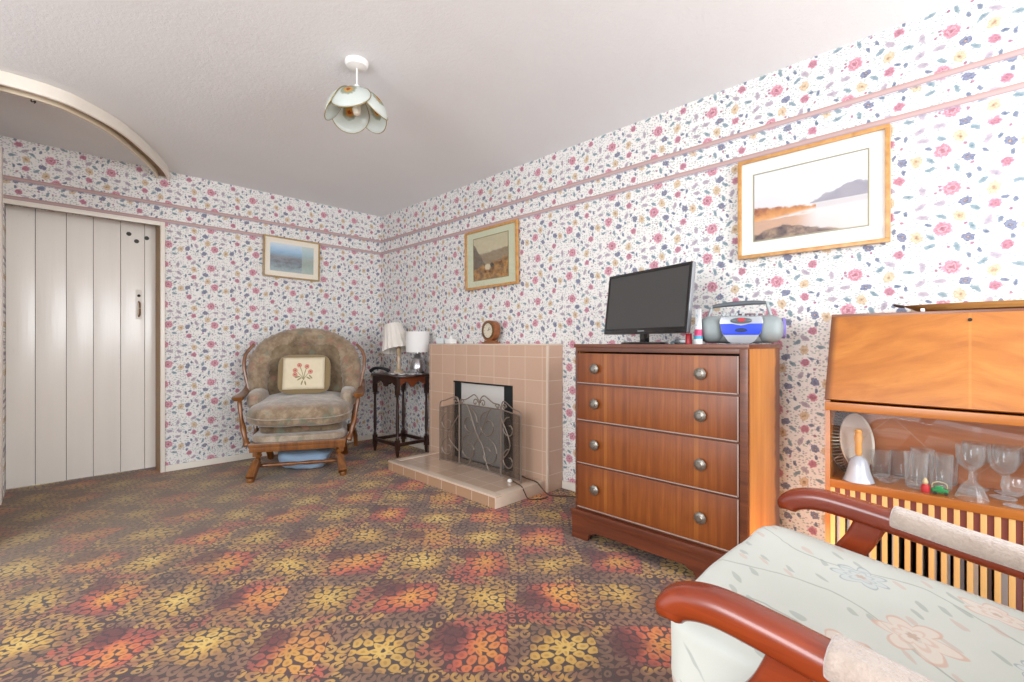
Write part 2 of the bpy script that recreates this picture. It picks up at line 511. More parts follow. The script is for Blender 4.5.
# doorway architrave
bm = B()
box(bm, DX1-.002, .653, WY-.018, WY+.02, 0, 1.858, .004)
box(bm, LX+.001, DX1-.002, WY-.018, WY+.02, DZ, 1.858, .004)
struct('trim_2', bm, M_cream)
# jamb lining in the reveal
bm = B()
box(bm, DX1-.006, DX1, WY+.002, DY+.03, 0, 1.945); 
struct('trim_3', bm, M_jamb)
# plank door
door = bpy.data.objects.new('door_1', None); C.objects.link(door); door['kind'] = 'structure'; door.location = (DX0, DY, 0)
xs = [0.0, .135, .285, .424, .573, .713, .781]
bm = B()
for a, b_ in zip(xs, xs[1:]):
    box(bm, a+.0012, b_-.0012, 0, .03, .012, 1.94, .0022)
obj('door_planks', bm, M_door, door)
bm = B(); box(bm, 0, .781, .026, .036, .01, 1.945)
obj('door_backing', bm, M_gap, door)
lt = bm = B(); box(bm, .66, .695, -.004, 0, 1.14, 1.36, .002)
lo = obj('latch_plate', bm, M_cream, door)
bm = B(); tube(bm, [(.678, -.003, 1.27), (.68, -.035, 1.255), (.68, -.042, 1.215), (.68, -.035, 1.175), (.678, -.003, 1.16)], .006, 8, sm=5)
obj('latch_handle', bm, mat('rusty_latch', '#8f6b4d', .5, metal=.4), lo)
bm = B(); lathe(bm, [(0, 0), (.010, 0), (.010, .006), (0, .009)], 14, M=T(.678, -.004, 1.315)@RX(PI/2))
obj('latch_keyhole', bm, M_gap, lo)
bm = B()
for (x, z) in ((.62, 1.77), (.665, 1.722), (.725, 1.755)):
    lathe(bm, [(0, 0), (.015, 0), (.015, .003), (0, .004)], 12, M=T(x, -.0005, z)@RX(PI/2))
obj('hole_cover', bm, mat('dark_hole', '#4b4a42', .7), door)

# curved curtain pelmet on the ceiling round the door
pts = cr([(LX+.005, 3.262, 0), (-.06, 3.262, 0), (.04, 3.275, 0), (.147, 3.328, 0), (.327, 3.51, 0), (.50, 3.82, 0), (.625, 4.10, 0), (.675, WY-.002, 0)], 10)
pel = thing('curtain_pelmet', 'curved cream painted curtain pelmet with rail fixed to the ceiling around the door', 'pelmet', (0, 0, H))
bm = B(); sweep(bm, [p+Vector((0, 0, -.033)) for p in pts], rrect(.02, .066, .005))
obj('pelmet_board', bm, M_cream, pel)
def offs(path, d):
    o_ = []
    for i, p in enumerate(path):
        t = (path[min(i+1, len(path)-1)]-path[max(i-1, 0)]).normalized()
        o_.append(p+Vector((-t.y, t.x, 0))*d)
    return o_
ip = [p for p in offs(pts, .064) if p.x > LX+.004 and p.y < WY-.003]
bm = B(); sweep(bm, [p+Vector((0, 0, -.036)) for p in ip], rrect(.014, .072, .003))
obj('curtain_rail', bm, mat('cream_rail', '#d9c9b0', .4), pel)
ip2 = [p for p in offs(pts, .036) if p.x > LX+.004 and p.y < WY-.003]
bm = B(); sweep(bm, [p+Vector((0, 0, -.022)) for p in ip2], rrect(.040, .044, .002))
obj('rail_batten', bm, mat('brown_batten', '#8f7658', .7), pel)
bm = B(); tube(bm, [(-.03, 3.335, -.068), (-.03, 3.342, -.08), (-.015, 3.345, -.072), (-.02, 3.34, -.085)], .0025, 6, sm=4)
obj('rail_hook', bm, M_gap, pel)

# ------------------------------------------------------------------ ceiling light
rose = thing('pendant_light', 'ceiling pendant with white rose and scalloped floral glass shade hanging from the ceiling', 'ceiling light', (1.018, 2.0, H))
bm = B(); lathe(bm, [(0, -.030), (.018, -.030), (.045, -.022), (.052, -.010), (.052, 0), (0, 0)], 28)
M_whitep = mat('white_plastic', '#efece8', .35)
obj('ceiling_rose', bm, M_whitep, rose)
bm = B(); tube(bm, [(0, 0, -.028), (0, 0, -.130)], .0035, 8)
obj('flex', bm, M_whitep, rose)
bm = B(); lathe(bm, [(0, -.108), (.012, -.108), (.018, -.125), (.018, -.165), (.013, -.18), (0, -.18)], 18)
obj('lamp_holder', bm, M_whitep, rose)
bm = B(); lathe(bm, [(0, -.245), (.014, -.24), (.020, -.222), (.017, -.20), (.012, -.178), (0, -.175)], 18)
obj('light_bulb', bm, mat('bulb_glass', '#f6efe0', .15, coat=.5), rose)
def shadefn():
    o = OBJ(); x, y, z = SEP(o)
    n = NOI(o, 90, 2)-.5
    r = XYZL(x, y)
    a = (y.atan2(x)/(2*PI)*NP-PH+NP*2+.5).fract()-.5
    d = XYZL(a*(2*PI/NP)*r, (z+.185)*1.1)+n*.018
    c = MIX((d-.016).abs().step(.022, .012)*.8, hexc('#e6ebe6'), hexc('#98a080'))
    c = MIX(d.step(.021, .017), c, hexc('#dfae58'))
    return MIX(d.step(.011, .007), c, hexc('#b8602e'))
def shmat():
    m = bpy.data.materials.new('painted_glass_shade'); m.use_nodes = True; S.g = m.node_tree; nt = m.node_tree
    p = nt.nodes['Principled BSDF']; p.inputs['Roughness'].default_value = .12
    col = shadefn(); lk(col, p.inputs['Base Color'])
    tr = nt.nodes.new('ShaderNodeBsdfTranslucent'); lk(col, tr.inputs[0])
    mx = nt.nodes.new('ShaderNodeMixShader'); mx.inputs[0].default_value = .45
    nt.links.new(p.outputs[0], mx.inputs[1]); nt.links.new(tr.outputs[0], mx.inputs[2])
    nt.links.new(mx.outputs[0], nt.nodes['Material Output'].inputs[0]); return m

M_gilt = mat('gilt_edge', '#9a8a5e', .35, metal=.5)
NP = 5; PH = .12
M_shade = shmat()
def petal_pt(k, u, v):
    w = v*(.50+.50*math.sqrt(max(0.0, 1-u*u)))
    a = 2*PI*k/NP + u*(PI/NP)*1.34
    r = .016+.117*math.sin(w*PI/2*1.08)**.85 + .004*u + .004*(1-u*u)*v
    z = -.134 - .140*w**1.7
    return Vector((r*math.cos(a), r*math.sin(a), z))
for k in range(NP):
    bm = B(); nu, nv = 12, 12; grid = []
    for j in range(nv+1):
        grid.append([bm.verts.new(petal_pt(k+PH, math.sin((-1+2*i/nu)*PI/2), j/nv)) for i in range(nu+1)])
    for j in range(nv):
        for i in range(nu):
            bm.faces.new((grid[j][i], grid[j][i+1], grid[j+1][i+1], grid[j+1][i]))
    pt = obj('shade_petal', bm, M_shade, rose, smooth=180)
    md = pt.modifiers.new('thick', 'SOLIDIFY'); md.thickness = .002
    edge = [petal_pt(k+PH, -1, j/nv) for j in range(nv+1)] + [petal_pt(k+PH, math.sin((-1+2*i/24)*PI/2), 1) for i in range(1, 24)] + [petal_pt(k+PH, 1, j/nv) for j in range(nv, -1, -1)]
    bm = B(); sweep(bm, edge, circ(.0022, 6))
    obj('gilt_edging', bm, M_gilt, pt)

# ------------------------------------------------------------------ pictures
M_framegold = wood('gold_wood_frame', '#a8743a', '#c08c4e', '#cfa062', 'y', .4, .2)
M_frameF = wood('brass_wood_frame', '#8a6a38', '#a3824a', '#b8975c', 'x', .35, .3)
def pictureglass():
    m = bpy.data.materials.new('picture_glass'); m.use_nodes = True; nt = m.node_tree
    for n in list(nt.nodes): nt.nodes.remove(n)
    out = nt.nodes.new('ShaderNodeOutputMaterial'); t = nt.nodes.new('ShaderNodeBsdfTransparent'); g = nt.nodes.new('ShaderNodeBsdfGlossy')
    g.inputs['Roughness'].default_value = .02; S.g = nt; lw = nt.nodes.new('ShaderNodeLayerWeight'); lw.inputs[0].default_value = .5
    mx = nt.nodes.new('ShaderNodeMixShader')
    lk(S(lw.outputs['Facing']).pow(4.0)*.8+.035, mx.inputs[0]); nt.links.new(t.outputs[0], mx.inputs[1]); nt.links.new(g.outputs[0], mx.inputs[2]); nt.links.new(mx.outputs[0], out.inputs[0])
    return m
M_pglass = pictureglass()
def picture(name, label, w, h, mw, fw, frame_m, art_m, mat_col, loc, rotz, tilt=0, line=None, roll=0, mh=None):
    """local: picture faces -Y, x across, z up, centre at origin"""
    t = thing(name, label, 'picture', loc, rotz); t.rotation_euler = (tilt, roll, rotz)
    mh = mw if mh is None else mh
    bm = B(); W, Hh = w/2, h/2
    for (x0, x1, z0, z1) in ((-W, W, Hh-fw, Hh), (-W, W, -Hh, -Hh+fw), (-W, -W+fw, -Hh+fw, Hh-fw), (W-fw, W, -Hh+fw, Hh-fw)):
        box(bm, x0, x1, -.022, 0, z0, z1, .003)
    obj('frame', bm, frame_m, t)
    bm = B(); box(bm, -W+fw, W-fw, -.010, -.002, -Hh+fw, Hh-fw)
    obj('mount', bm, mat(name+'_mount', mat_col, .8), t)
    bm = B(); box(bm, -W+mw, W-mw, -.0115, -.0102, -Hh+mh, Hh-mh)
    obj('painting', bm, art_m, t)
    if line:
        bm = B(); L = .006
        a0, b0 = W-mw, Hh-mh
        for (x0, x1, z0, z1) in ((-a0-L, a0+L, b0, b0+L), (-a0-L, a0+L, -b0-L, -b0), (-a0-L, -a0, -b0, b0), (a0, a0+L, -b0, b0)):
            box(bm, x0, x1, -.0118, -.0101, z0, z1)
        obj('mount_line', bm, mat(name+'_line', line, .7), t)
    bm = B(); box(bm, -W+fw-.002, W-fw+.002, -.0165, -.0150, -Hh+fw-.002, Hh-fw+.002)
    obj('glass', bm, M_pglass, t)
    return t
def art_lake():
    x, y, z = SEP(OBJ())     # x .217, z .159 half
    u, v = x/.435+.5, z/.318+.5
    n = NOI(OBJ(), 22, 6, .7)*1.5-.25; n2 = NOI(MAP(OBJ(), scale=(1, 1, 4)), 18, 4, .6)
    c = RAMP(v+(n2-.5)*.08, [(0, hexc('#cfc6c2')), (.38, hexc('#dcd6d4')), (.6, hexc('#d9d9de')), (.8, hexc('#e9e6e4')), (1, hexc('#dfe2e6'))])
    hill = (u-.5)*.55+.42 - (u-.9).max(0.0)*.9
    c = MIX((hill+(n-.5)*.12-v).step(-.01, .02)*v.gt(.42)*u.gt(.45), c, MIX(n, hexc('#8e8c9c'), hexc('#a9a4aa')))
    c = MIX(((v-.38).abs()+(u-.75).max(0.0)*0).step(.06, .02)*u.gt(.55)*.5, c, hexc('#b7b2b6'))
    far = (.50-u*.18+(n-.5)*.12-v).step(-.01, .02)*(v-(.26+u*.16)).step(-.02, .03)*u.lt(.58)
    c = MIX(far, c, RAMP(v+(n-.5)*.3, [(.25, hexc('#e0a468')), (.38, hexc('#c98a50')), (.5, hexc('#8a4a3a')), (.6, hexc('#b07a62'))]))
    mid = (.32-v+(n2-.5)*.2).step(0, .04)*u.lt(.6)
    c = MIX(mid*(.62-u).step(0, .25), c, MIX(n2, hexc('#d2a27c'), hexc('#b79c90')))
    near = (.20-(u-.28).abs()*.38+(n-.5)*.10-v).step(-.01, .02)
    c = MIX(near, c, RAMP(n, [(.3, hexc('#3f3338')), (.5, hexc('#7a6258')), (.7, hexc('#a58a70'))]))
    return c
def art_moor():
    x, y, z = SEP(OBJ()); u, v = x/.37+.5, z/.31+.5
    n = NOI(OBJ(), 22, 6, .7)*1.5-.25
    c = MIX(n, hexc('#c9bf9f'), hexc('#b9ae90'))
    c = MIX((.60+u*.10+(n-.5)*.14-v).step(0, .03), c, MIX(n, hexc('#84745e'), hexc('#9b8a6c')))
    c = MIX((.88-u*1.5+(n-.5)*.16-v).step(0, .03), c, MIX(n, hexc('#574d42'), hexc('#7b6d5a')))
    c = MIX((.36+(u-.4)*.2+(n-.5)*.2-v).step(0, .05), c, RAMP(n, [(.3, hexc('#5a4028')), (.5, hexc('#9a703c')), (.7, hexc('#b98a4a'))]))
    c = MIX((XYZL(u-.42, (v-.27)*1.1)+(n-.5)*.1).step(.10, .06), c, hexc('#cfc2a4'))
    return MIX((XYZL(u-.56, (v-.3)*1.0)+(n-.5)*.1).step(.07, .04), c, hexc('#3d3226'))
def art_blue():
    x, y, z = SEP(OBJ()); u, v = x/.365+.5, z/.23+.5
    n = NOI(MAP(OBJ(), scale=(1, 1, 3)), 14, 5, .65)
    c = RAMP(v+(n-.5)*.25, [(0, hexc('#9fb0b4')), (.3, hexc('#7d8890')), (.5, hexc('#8d8f96')), (.66, hexc('#8fb0c8')), (.8, hexc('#a8c6de')), (1, hexc('#cfdce6'))])
    c = MIX(((n-.5)+.5).step(.45, .6)*(v-.35).abs().step(.3, .15)*u.lt(.72)*.6, c, hexc('#6b6a66'))
    return MIX(u.gt(.72)*.5, c, hexc('#b8c6b4'))
picture('framed_picture', 'large gold framed lake and hills watercolour above the stereo and drawers', .585, .478, .074, .017, M_framegold,
        mat('lake_watercolour', fn=art_lake, rough=.8), '#efece6', (WX-.012, .522, 1.609), -PI/2, 0, '#9a9478', mh=.082)
picture('framed_picture', 'square gold framed brown moorland print on the wall above the clock', .585, .465, .100, .018, M_framegold,
        mat('moorland_print', fn=art_moor, rough=.8), '#cdd0b4', (WX-.014, 2.612, 1.617), -PI/2, 0, '#8a7c50', roll=-.015, mh=.070)
picture('framed_picture', 'small framed blue coastal picture on the wall beside the door', .478, .352, .055, .012, M_frameF,
        mat('coast_print', fn=art_blue, rough=.8), '#ece3d2', (1.563, WY-.012, 1.702), 0, 0, None, roll=.012)
# small caption plate on the mount of the lake picture is part of that picture
t = [o for o in C.objects if o.name == 'framed_picture'][0]
bm = B()
for (x0, x1, z0, z1) in ((-.045, .045, -.189, -.1882), (-.045, .045, -.2055, -.2047), (-.045, -.0442, -.2055, -.188), (.0442, .045, -.2055, -.188)):
    box(bm, x0, x1, -.0108, -.0101, z0, z1)
box(bm, -.03, .03, -.0106, -.0101, -.1978, -.1962)
obj('caption_box', bm, mat('caption_ink', '#a9a79c', .8), t)

# ------------------------------------------------------------------ fireplace
FX, FY0, FY1, FZ = 2.285, 1.93, 3.22, .955
def tilefn(c1, c2, dark, axis, off=(0, 0), size=.152, edge=None):
    def fn():
        x, y, z = SEP(OBJ())
        a = {'yz': y, 'xz': x, 'xy': y}[axis]; b_ = {'yz': z, 'xz': z, 'xy': x}[axis]
        a = (a-off[0])/size; b_ = (b_-off[1])/size
        m = (a.fract()-.5).abs().max((b_.fract()-.5).abs())
        wn = S.g.nodes.new('ShaderNodeTexWhiteNoise'); lk(XYZ(a.floor(), b_.floor()), wn.inputs['Vector'])
        c = MIX(S(wn.outputs['Value']), hexc(c1), hexc(c2))
        c = MIX(NOI(MAP(OBJ(), scale=(30, 30, 6)), 3, 3)*.25, c, hexc(dark))
        return MIX(m.step(.482, .49), c, hexc('#dcc4ae'))
    return fn
M_tile = mat('beige_glazed_tiles', rough=.22, fn=tilefn('#c7a58e', '#cfae98', '#bb9880', 'yz', (0.0, -.045)), coat=.3)
M_tileside = mat('beige_side_tiles', rough=.22, fn=tilefn('#cbaa92', '#d2b29b', '#bb9880', 'yz', (5, -.045), .152), coat=.3)
M_tilehearth = mat('beige_hearth_tiles', rough=.2, fn=tilefn('#c2a690', '#cbb09a', '#b49a84', 'xy', (.04, .02)), coat=.4)
M_tileb = mat('pale_edge_tiles', '#d9c4b0', .2, coat=.4)
M_tilefront = mat('hearth_front_tiles', rough=.22, fn=tilefn('#b28c6e', '#ba9678', '#a27e60', 'yz', (.04, -.05)), coat=.3)
fp = thing('fireplace', 'beige tiled fireplace surround with raised hearth against the right wall', 'fireplace', (FX, 0, 0))
ox0, ox1, oz = 2.243, 2.90, .665       # opening in y and top z
bm = B(); D = WX-FX-.001
def b2(bm, y0, y1, z0, z1, **k): return box(bm, 0, D, y0, y1, z0, z1, **k)
b2(bm, FY0, ox0, 0, FZ-.012); b2(bm, ox1, FY1, 0, FZ-.012); b2(bm, ox0, ox1, oz, FZ-.012)
obj('tiled_surround', bm, M_tile, fp, smooth=0)
bm = B(); box(bm, -.004, D, FY0-.004, FY1+.004, FZ-.012, FZ, .004)
box(bm, -.004, .012, FY0-.004, FY0+.012, 0, FZ-.012, .004)
obj('rounded_edge_tiles', bm, M_tileb, fp)
bm = B(); box(bm, .1, D, ox0, ox1, 0.07, oz)
obj('firebox', bm, mat('blackened_firebox', '#2a2624', .9), fp)
bm = B(); box(bm, .012, .03, ox0, ox0+.10, .07, oz-.004, .003); box(bm, .012, .03, ox1-.075, ox1, .07, oz-.004, .003)
box(bm, .0, .018, ox0, ox1, oz-.012, oz-.002, .002)
obj('black_metal_frame', bm, mat('black_iron', '#23282a', .4, metal=.3), fp)
bm = B(); box(bm, .020, .034, ox0+.10, ox1-.075, .07, oz-.012, .002)
obj('blanking_panel', bm, mat('brushed_panel', '#d8d4cf', .35, metal=.15), fp)
HX = 1.85; hy0, hy1, hz = 1.955, 3.135, .072
bm = B(); box(bm, HX-FX, -.001, hy0, hy1, 0, hz-.008, .0)
obj('hearth_front', bm, M_tilefront, fp, smooth=0)
bm = B(); box(bm, HX-FX+.05, -.001, hy0+.06, hy1-.06, hz-.010, hz-.004)
obj('hearth_top', bm, M_tilehearth, fp, smooth=0)
bm = B()
box(bm, HX-FX-.003, HX-FX+.055, hy0, hy1, hz-.012, hz, .004)
box(bm, HX-FX+.052, -.001, hy0-.003, hy0+.065, hz-.012, hz, .004)
box(bm, HX-FX+.052, -.001, hy1-.065, hy1, hz-.012, hz, .004)
box(bm, HX-FX-.002, -.001, hy0-.003, hy0+.006, 0, hz-.010, .002)
obj('hearth_kerb', bm, M_tileb, fp)

# ------------------------------------------------------------------ fire screen
M_iron = mat('bronze_wrought_iron', '#8a7c70', .4, metal=.5)
def meshmat():
    m = bpy.data.materials.new('black_wire_mesh'); m.use_nodes = True; S.g = m.node_tree; nt = m.node_tree
    p = nt.nodes['Principled BSDF']; p.inputs['Base Color'].default_value = (*hexc('#4a4038'), 1); p.inputs['Roughness'].default_value = .5; p.inputs['Metallic'].default_value = .3
    x, y, z = SEP(OBJ())
    a = (x*420).sin().abs().step(.55, .75); b_ = (z*420).sin().abs().step(.55, .75)
    al = a.max(b_)*.3+.36
    lk(al, p.inputs['Alpha']); return m
M_mesh = meshmat()
scr = thing('fire_screen', 'three panel wrought iron mesh fire screen with scrolls standing on the hearth', 'fire screen', (2.155, 2.445, hz))
def spiral(cx, cz, r, turns=1.1, a0=0, sgn=1, n=20, r1=.25):
    return [(cx+r*(1-(1-r1)*i/n)*math.cos(a0+sgn*2*PI*turns*i/n), 0, cz+r*(1-(1-r1)*i/n)*math.sin(a0+sgn*2*PI*turns*i/n)) for i in range(n+1)]
def screen_panel(x0, x1, hL, hR, top, M, centre=False):
    # local x across, z up ; then matrix M places
    w = x1-x0
    bm = B()
    tube(bm, [(x0, 0, 0), (x0, 0, hL)], .005, 8, M=M); tube(bm, [(x1, 0, 0), (x1, 0, hR)], .005, 8, M=M)
    tube(bm, [(x0, 0, .012), (x1, 0, .012)], .0045, 8, M=M)
    tube(bm, [(x0, 0, hL), (x1, 0, hR)], .0045, 8, M=M)
    o = obj('panel_frame', bm, M_iron, scr)
    bm = B(); vs = [bm.verts.new(M@Vector(p)) for p in ((x0, .006, .012), (x1, .006, .012), (x1, .006, hR), (x0, .006, hL))]; bm.faces.new(vs)
    obj('wire_mesh', bm, M_mesh, o)
    bm = B()
    for pth in top: tube(bm, pth, .0042, 7, sm=3, M=M)
    if centre:
        for cx, s in ((x0+w*.27, 1), (x1-w*.27, -1)):
            for cz, sv in ((hL*.30, 1), (hL*.72, -1)):
                tube(bm, [(p[0], -.006, p[2]) for p in spiral(cx, cz, w*.235, 1.15, (PI/2 if s > 0 else PI/2), s*sv)], .0042, 6, M=M)
        for s in (-1, 1):
            tube(bm, [(x0+w*.5, -.006, hL*.5), (x0+w*.5+s*.10*w, -.006, hL*.38), (x0+w*.5+s*.22*w, -.006, hL*.08), (x0+w*.5+s*.3*w, -.006, .015)], .0042, 6, sm=5, M=M)
            tube(bm, [(x0+w*.5, -.006, hL*.5), (x0+w*.5+s*.10*w, -.006, hL*.66), (x0+w*.5+s*.22*w, -.006, hL*.9), (x0+w*.5+s*.3*w, -.006, hL)], .0042, 6, sm=5, M=M)
    else:
        s = 1 if centre is False else -1
        for cz in (hL*.27, hL*.74):
            tube(bm, [(p[0], -.006, p[2]) for p in spiral((x0+x1)/2-.01*s, cz, w*.38, 1.0, PI/2, 1 if s > 0 else -1)], .0042, 6, M=M)
        tube(bm, [(x1 if x0 < 0 else x0, -.006, hL*.9), ((x0+x1)/2, -.006, hL*.5), (x1 if x0 < 0 else x0, -.006, .1)], .0042, 6, sm=6, M=M)
    obj('scrollwork', bm, M_iron, o)
# front faces -X (world): local x -> -Y world : local (x, y, z) -> world (y, -x)
Rf = RZ(-PI/2)
cw = .215; hM = .445
def tops(sgn):
    return [(0, 0, hM+.005), (sgn*.012, 0, hM+.05), (sgn*.05, 0, hM+.078), (sgn*.09, 0, hM+.062), (sgn*.15, 0, hM+.035), (sgn*.205, 0, hM+.03), (sgn*.213, 0, hM)]
def curl(cx, cz, r, a0, sgn): return spiral(cx, cz, r, 1.1, a0, sgn, 14, .2)
screen_panel(-cw, cw, hM, hM, [tops(-1), tops(1), curl(-.04, hM+.025, .027, 0, 1), curl(.04, hM+.025, .027, PI, -1), curl(-.185, hM+.016, .02, 0, 1), curl(.185, hM+.016, .02, PI, -1)], Rf, True)
sw = .205
ML = Rf@T(-cw, 0, 0)@RZ(math.radians(8))
screen_panel(-sw, -.006, hM-.045, hM, [[(-sw, 0, hM-.045), (-sw+.01, 0, hM+.0), (-sw+.06, 0, hM+.015), (-.06, 0, hM+.045), (-.02, 0, hM+.04), (-.008, 0, hM+.005)], curl(-.035, hM+.02, .022, PI, -1)], ML)
MR = Rf@T(cw, 0, 0)@RZ(math.radians(-5))
screen_panel(.006, sw, hM, hM-.02, [[(.008, 0, hM+.005), (.02, 0, hM+.05), (.05, 0, hM+.055), (.12, 0, hM+.02), (sw-.015, 0, hM+.005), (sw, 0, hM-.02)], curl(.04, hM+.02, .022, 0, 1)], MR)

# cables by the hearth
M_cable = mat('brown_cable', '#4a3324', .6)
bm = B(); tube(bm, [(2.14, 2.12, hz+.004), (2.11, 2.04, hz+.004), (2.08, 1.965, hz+.004), (2.085, 1.943, .04), (2.10, 1.925, .006), (2.14, 1.88, .005), (2.20, 1.86, .005)], .0035, 7, sm=6)
tag(obj('power_cable', bm, M_cable), 'thin brown cable running over the hearth edge from the fire screen', 'cable')
bm = B(); tube(bm, [(2.25, 2.14, hz+.006), (2.225, 2.06, hz+.006), (2.215, 1.97, hz+.006), (2.22, 1.935, .055), (2.235, 1.89, .012), (2.26, 1.84, .006), (2.31, 1.78, .006), (2.36, 1.66, .006)], .0045, 7, sm=6)
tag(obj('power_cable', bm, M_cable), 'thicker brown cable dropping past the fireplace side towards the drawers', 'cable')
bm = B(); lathe(bm, [(0, 0), (.016, 0), (.016, .01), (.008, .018), (0, .018)], 14)
tag(obj('cable_switch', bm, M_whitep, loc=(2.112, 2.10, hz-.0)), 'small white knob on the hearth in front of the fire screen', 'switch')

# ------------------------------------------------------------------ mantel things
def clock():
    t = thing('mantel_clock', 'small wooden mantel clock with round cream face on the fireplace top', 'clock', (2.37, 2.556, FZ), -PI/2-.06)
    M_clk = wood('clock_wood', '#6b3a1c', '#8a5028', '#9d6234', 'x', .35, .4, 1.5)
    bm = B(); box(bm, -.075, .075, -.028, .028, 0, .012, .003); box(bm, -.055, .055, -.022, .022, .012, .024, .002)
    obj('clock_base', bm, M_clk, t)
    poly = []
    for k in range(28):
        a = 2*PI*k/28
        x, z = .082*math.copysign(abs(math.cos(a))**.8, math.cos(a)), .076*math.copysign(abs(math.sin(a))**.95, math.sin(a))
        if z < 0: x *= .96
        poly.append((x, z))
    bm = B(); prism(bm, poly, -.026, .026, M=T(0, 0, .098)@RX(PI/2), bev=.004)
    obj('clock_case', bm, M_clk, t)
    bm = B(); lathe(bm, [(.055, 0), (.062, 0), (.062, .006), (.055, .007)], 32, M=T(0, -.026, .098)@RX(PI/2), close=True)
    obj('bezel', bm, mat('dull_brass', '#6b5638', .4, metal=.5), t)
    def face():
        x, y, z = SEP(OBJ()); zz = z-.098
        r = XYZL(x, zz); th = zz.atan2(x)/(2*PI)
        tick = ((th*12).fract()-.5).abs().gt(.44)*(r-.045).abs().lt(.006)
        return MIX(tick*.8, hexc('#d8cdb8'), hexc('#5a4c3c'))
    bm = B(); lathe(bm, [(0, .001), (.056, .001), (.056, 0), (0, 0)], 32, M=T(0, -.0265, .098)@RX(PI/2))
    fo = obj('clock_face', bm, mat('clock_dial', fn=face, rough=.5), t)
    bm = B(); 
    for a, L, w in ((.6, .030, .003), (1.25, .040, .002)):
        box(bm, -w/2, w/2, -.0015, 0, -.004, L, M=T(0, -.0285, .098)@RY(a))
    obj('clock_hands', bm, M_gap, fo)
clock()
bm = B(); box(bm, -.03, .03, -.045, .045, 0, .045, .004); 
tag(obj('small_box', bm, mat('pale_blue_box', '#d5dcdc', .6), loc=(2.36, 3.14, FZ), rot=(0, 0, .1)), 'pale bluish small box at the left end of the fireplace top', 'box')
bm = B(); lathe(bm, [(0, 0), (.03, 0), (.032, .004), (.030, .025), (.032, .035), (.022, .04), (.012, .048), (.006, .062), (0, .066)], 24)
box(bm, -.036, .036, -.03, .03, 0, .036, .003)
tag(obj('trinket_dish', bm, mat('white_china', '#f0efec', .2, coat=.5), loc=(2.355, 3.02, FZ)), 'small white china trinket box with pointed lid beside the pale blue box', 'ornament')

# ------------------------------------------------------------------ corner side table
tx, ty, tz = 2.245, 3.60, .69
tab = thing('side_table', 'dark wooden side table with scalloped top holding two lamps in the corner', 'table', (tx, ty, 0))
tw, td = .145, .185
def leg(x, y):
    bm = B()
    prof = [(0, 0), (.010, 0), (.014, .02), (.018, .05), (.012, .06)]
    lathe(bm, prof+[(0, .06)], 14)
    box(bm, -.0165, .0165, -.0165, .0165, .058, .145, .002)
    lathe(bm, [(0, .144), (.012, .145), (.017, .155), (.010, .168), (.013, .2), (.015, .30), (.012, .42), (.010, .50), (.016, .51), (.011, .52), (0, .525)], 14)
    box(bm, -.0165, .0165, -.0165, .0165, .52, tz-.018, .002)
    return obj('leg', bm, M_dark, tab, loc=(x, y, 0))
for sx in (-1, 1):
    for sy in (-1, 1): leg(sx*tw, sy*td)
def scallop(L, z1, z0, amp):
    top = [(-L/2, z1), (L/2, z1)]
    bot = []
    for k in range(17):
        s = 1-2*k/16
        bot.append((s*L/2, z0+amp*(math.cos(s*PI*2)*.5-.5)*(-1) - amp*.6*(1-abs(s))*(1 if abs(s) < .2 else 0)))
    return top+bot
for (L, M_, mm) in ((2*td-.033, T(-tw, 0, 0)@RZ(PI/2)@RX(PI/2), M_dark), (2*td-.033, T(tw, 0, 0)@RZ(PI/2)@RX(PI/2), M_dark),
                (2*tw-.033, T(0, -td, 0)@RX(PI/2), 'w'), (2*tw-.033, T(0, td, 0)@RX(PI/2), M_dark)):
    bm = B(); prism(bm, scallop(L, tz-.018, .60, .03), -.008, .008, M=M_)
    obj('apron', bm, M_dark if mm != 'w' else wood('lit_apron', '#5c2812', '#7a3a1a', '#8f4a22', 'x'), tab)  # near-end apron is redder: orange light painted into its wood
bm = B()
a_, b_ = .205, .27
poly = []
for (x, y) in ((-a_, -b_*.62), (-a_*.93, -b_*.72), (-a_*.72, -b_*.95), (-a_*.6, -b_), (a_*.6, -b_), (a_*.72, -b_*.95), (a_*.93, -b_*.72), (a_, -b_*.62),
               (a_, b_*.62), (a_*.93, b_*.72), (a_*.72, b_*.95), (a_*.6, b_), (-a_*.6, b_), (-a_*.72, b_*.95), (-a_*.93, b_*.72), (-a_, b_*.62)):
    poly.append((x*.94, y))
prism(bm, poly, tz-.018, tz, bev=.004)
obj('tabletop', bm, M_dark, tab)
bm = B()
for sx in (-1, 1):
    box(bm, sx*tw-.009, sx*tw+.009, -td+.016, td-.016, .09, .118, .003)
for sy in (-1, 1):
    box(bm, -tw+.016, tw-.016, sy*td-.009, sy*td+.009, .09, .118, .003)
obj('stretcher', bm, M_dark, tab)
# doily
bm = B(); n = 48
cv = bm.verts.new((0, 0, .004)); ring = []
for k in range(n):
    a = 2*PI*k/n; r = .15*(1+.05*math.sin(9*a)); ring.append(bm.verts.new((r*.95*math.cos(a), r*1.15*math.sin(a)-.06, .006+.005*math.sin(11*a))))
for k in range(n): bm.faces.new((cv, ring[k], ring[(k+1) % n]))
d = obj('doily', bm, mat('white_lace', rough=.9, fn=lambda: MIX(VOR(OBJ(), 60)[0].step(.2, .6), hexc('#eeecea'), hexc('#a8a4a2'))), loc=(tx, ty-.02, tz+.0005))
md = d.modifiers.new('t', 'SOLIDIFY'); md.thickness = .002
tag(d, 'crumpled white lace doily under the two lamps on the corner table', 'doily')
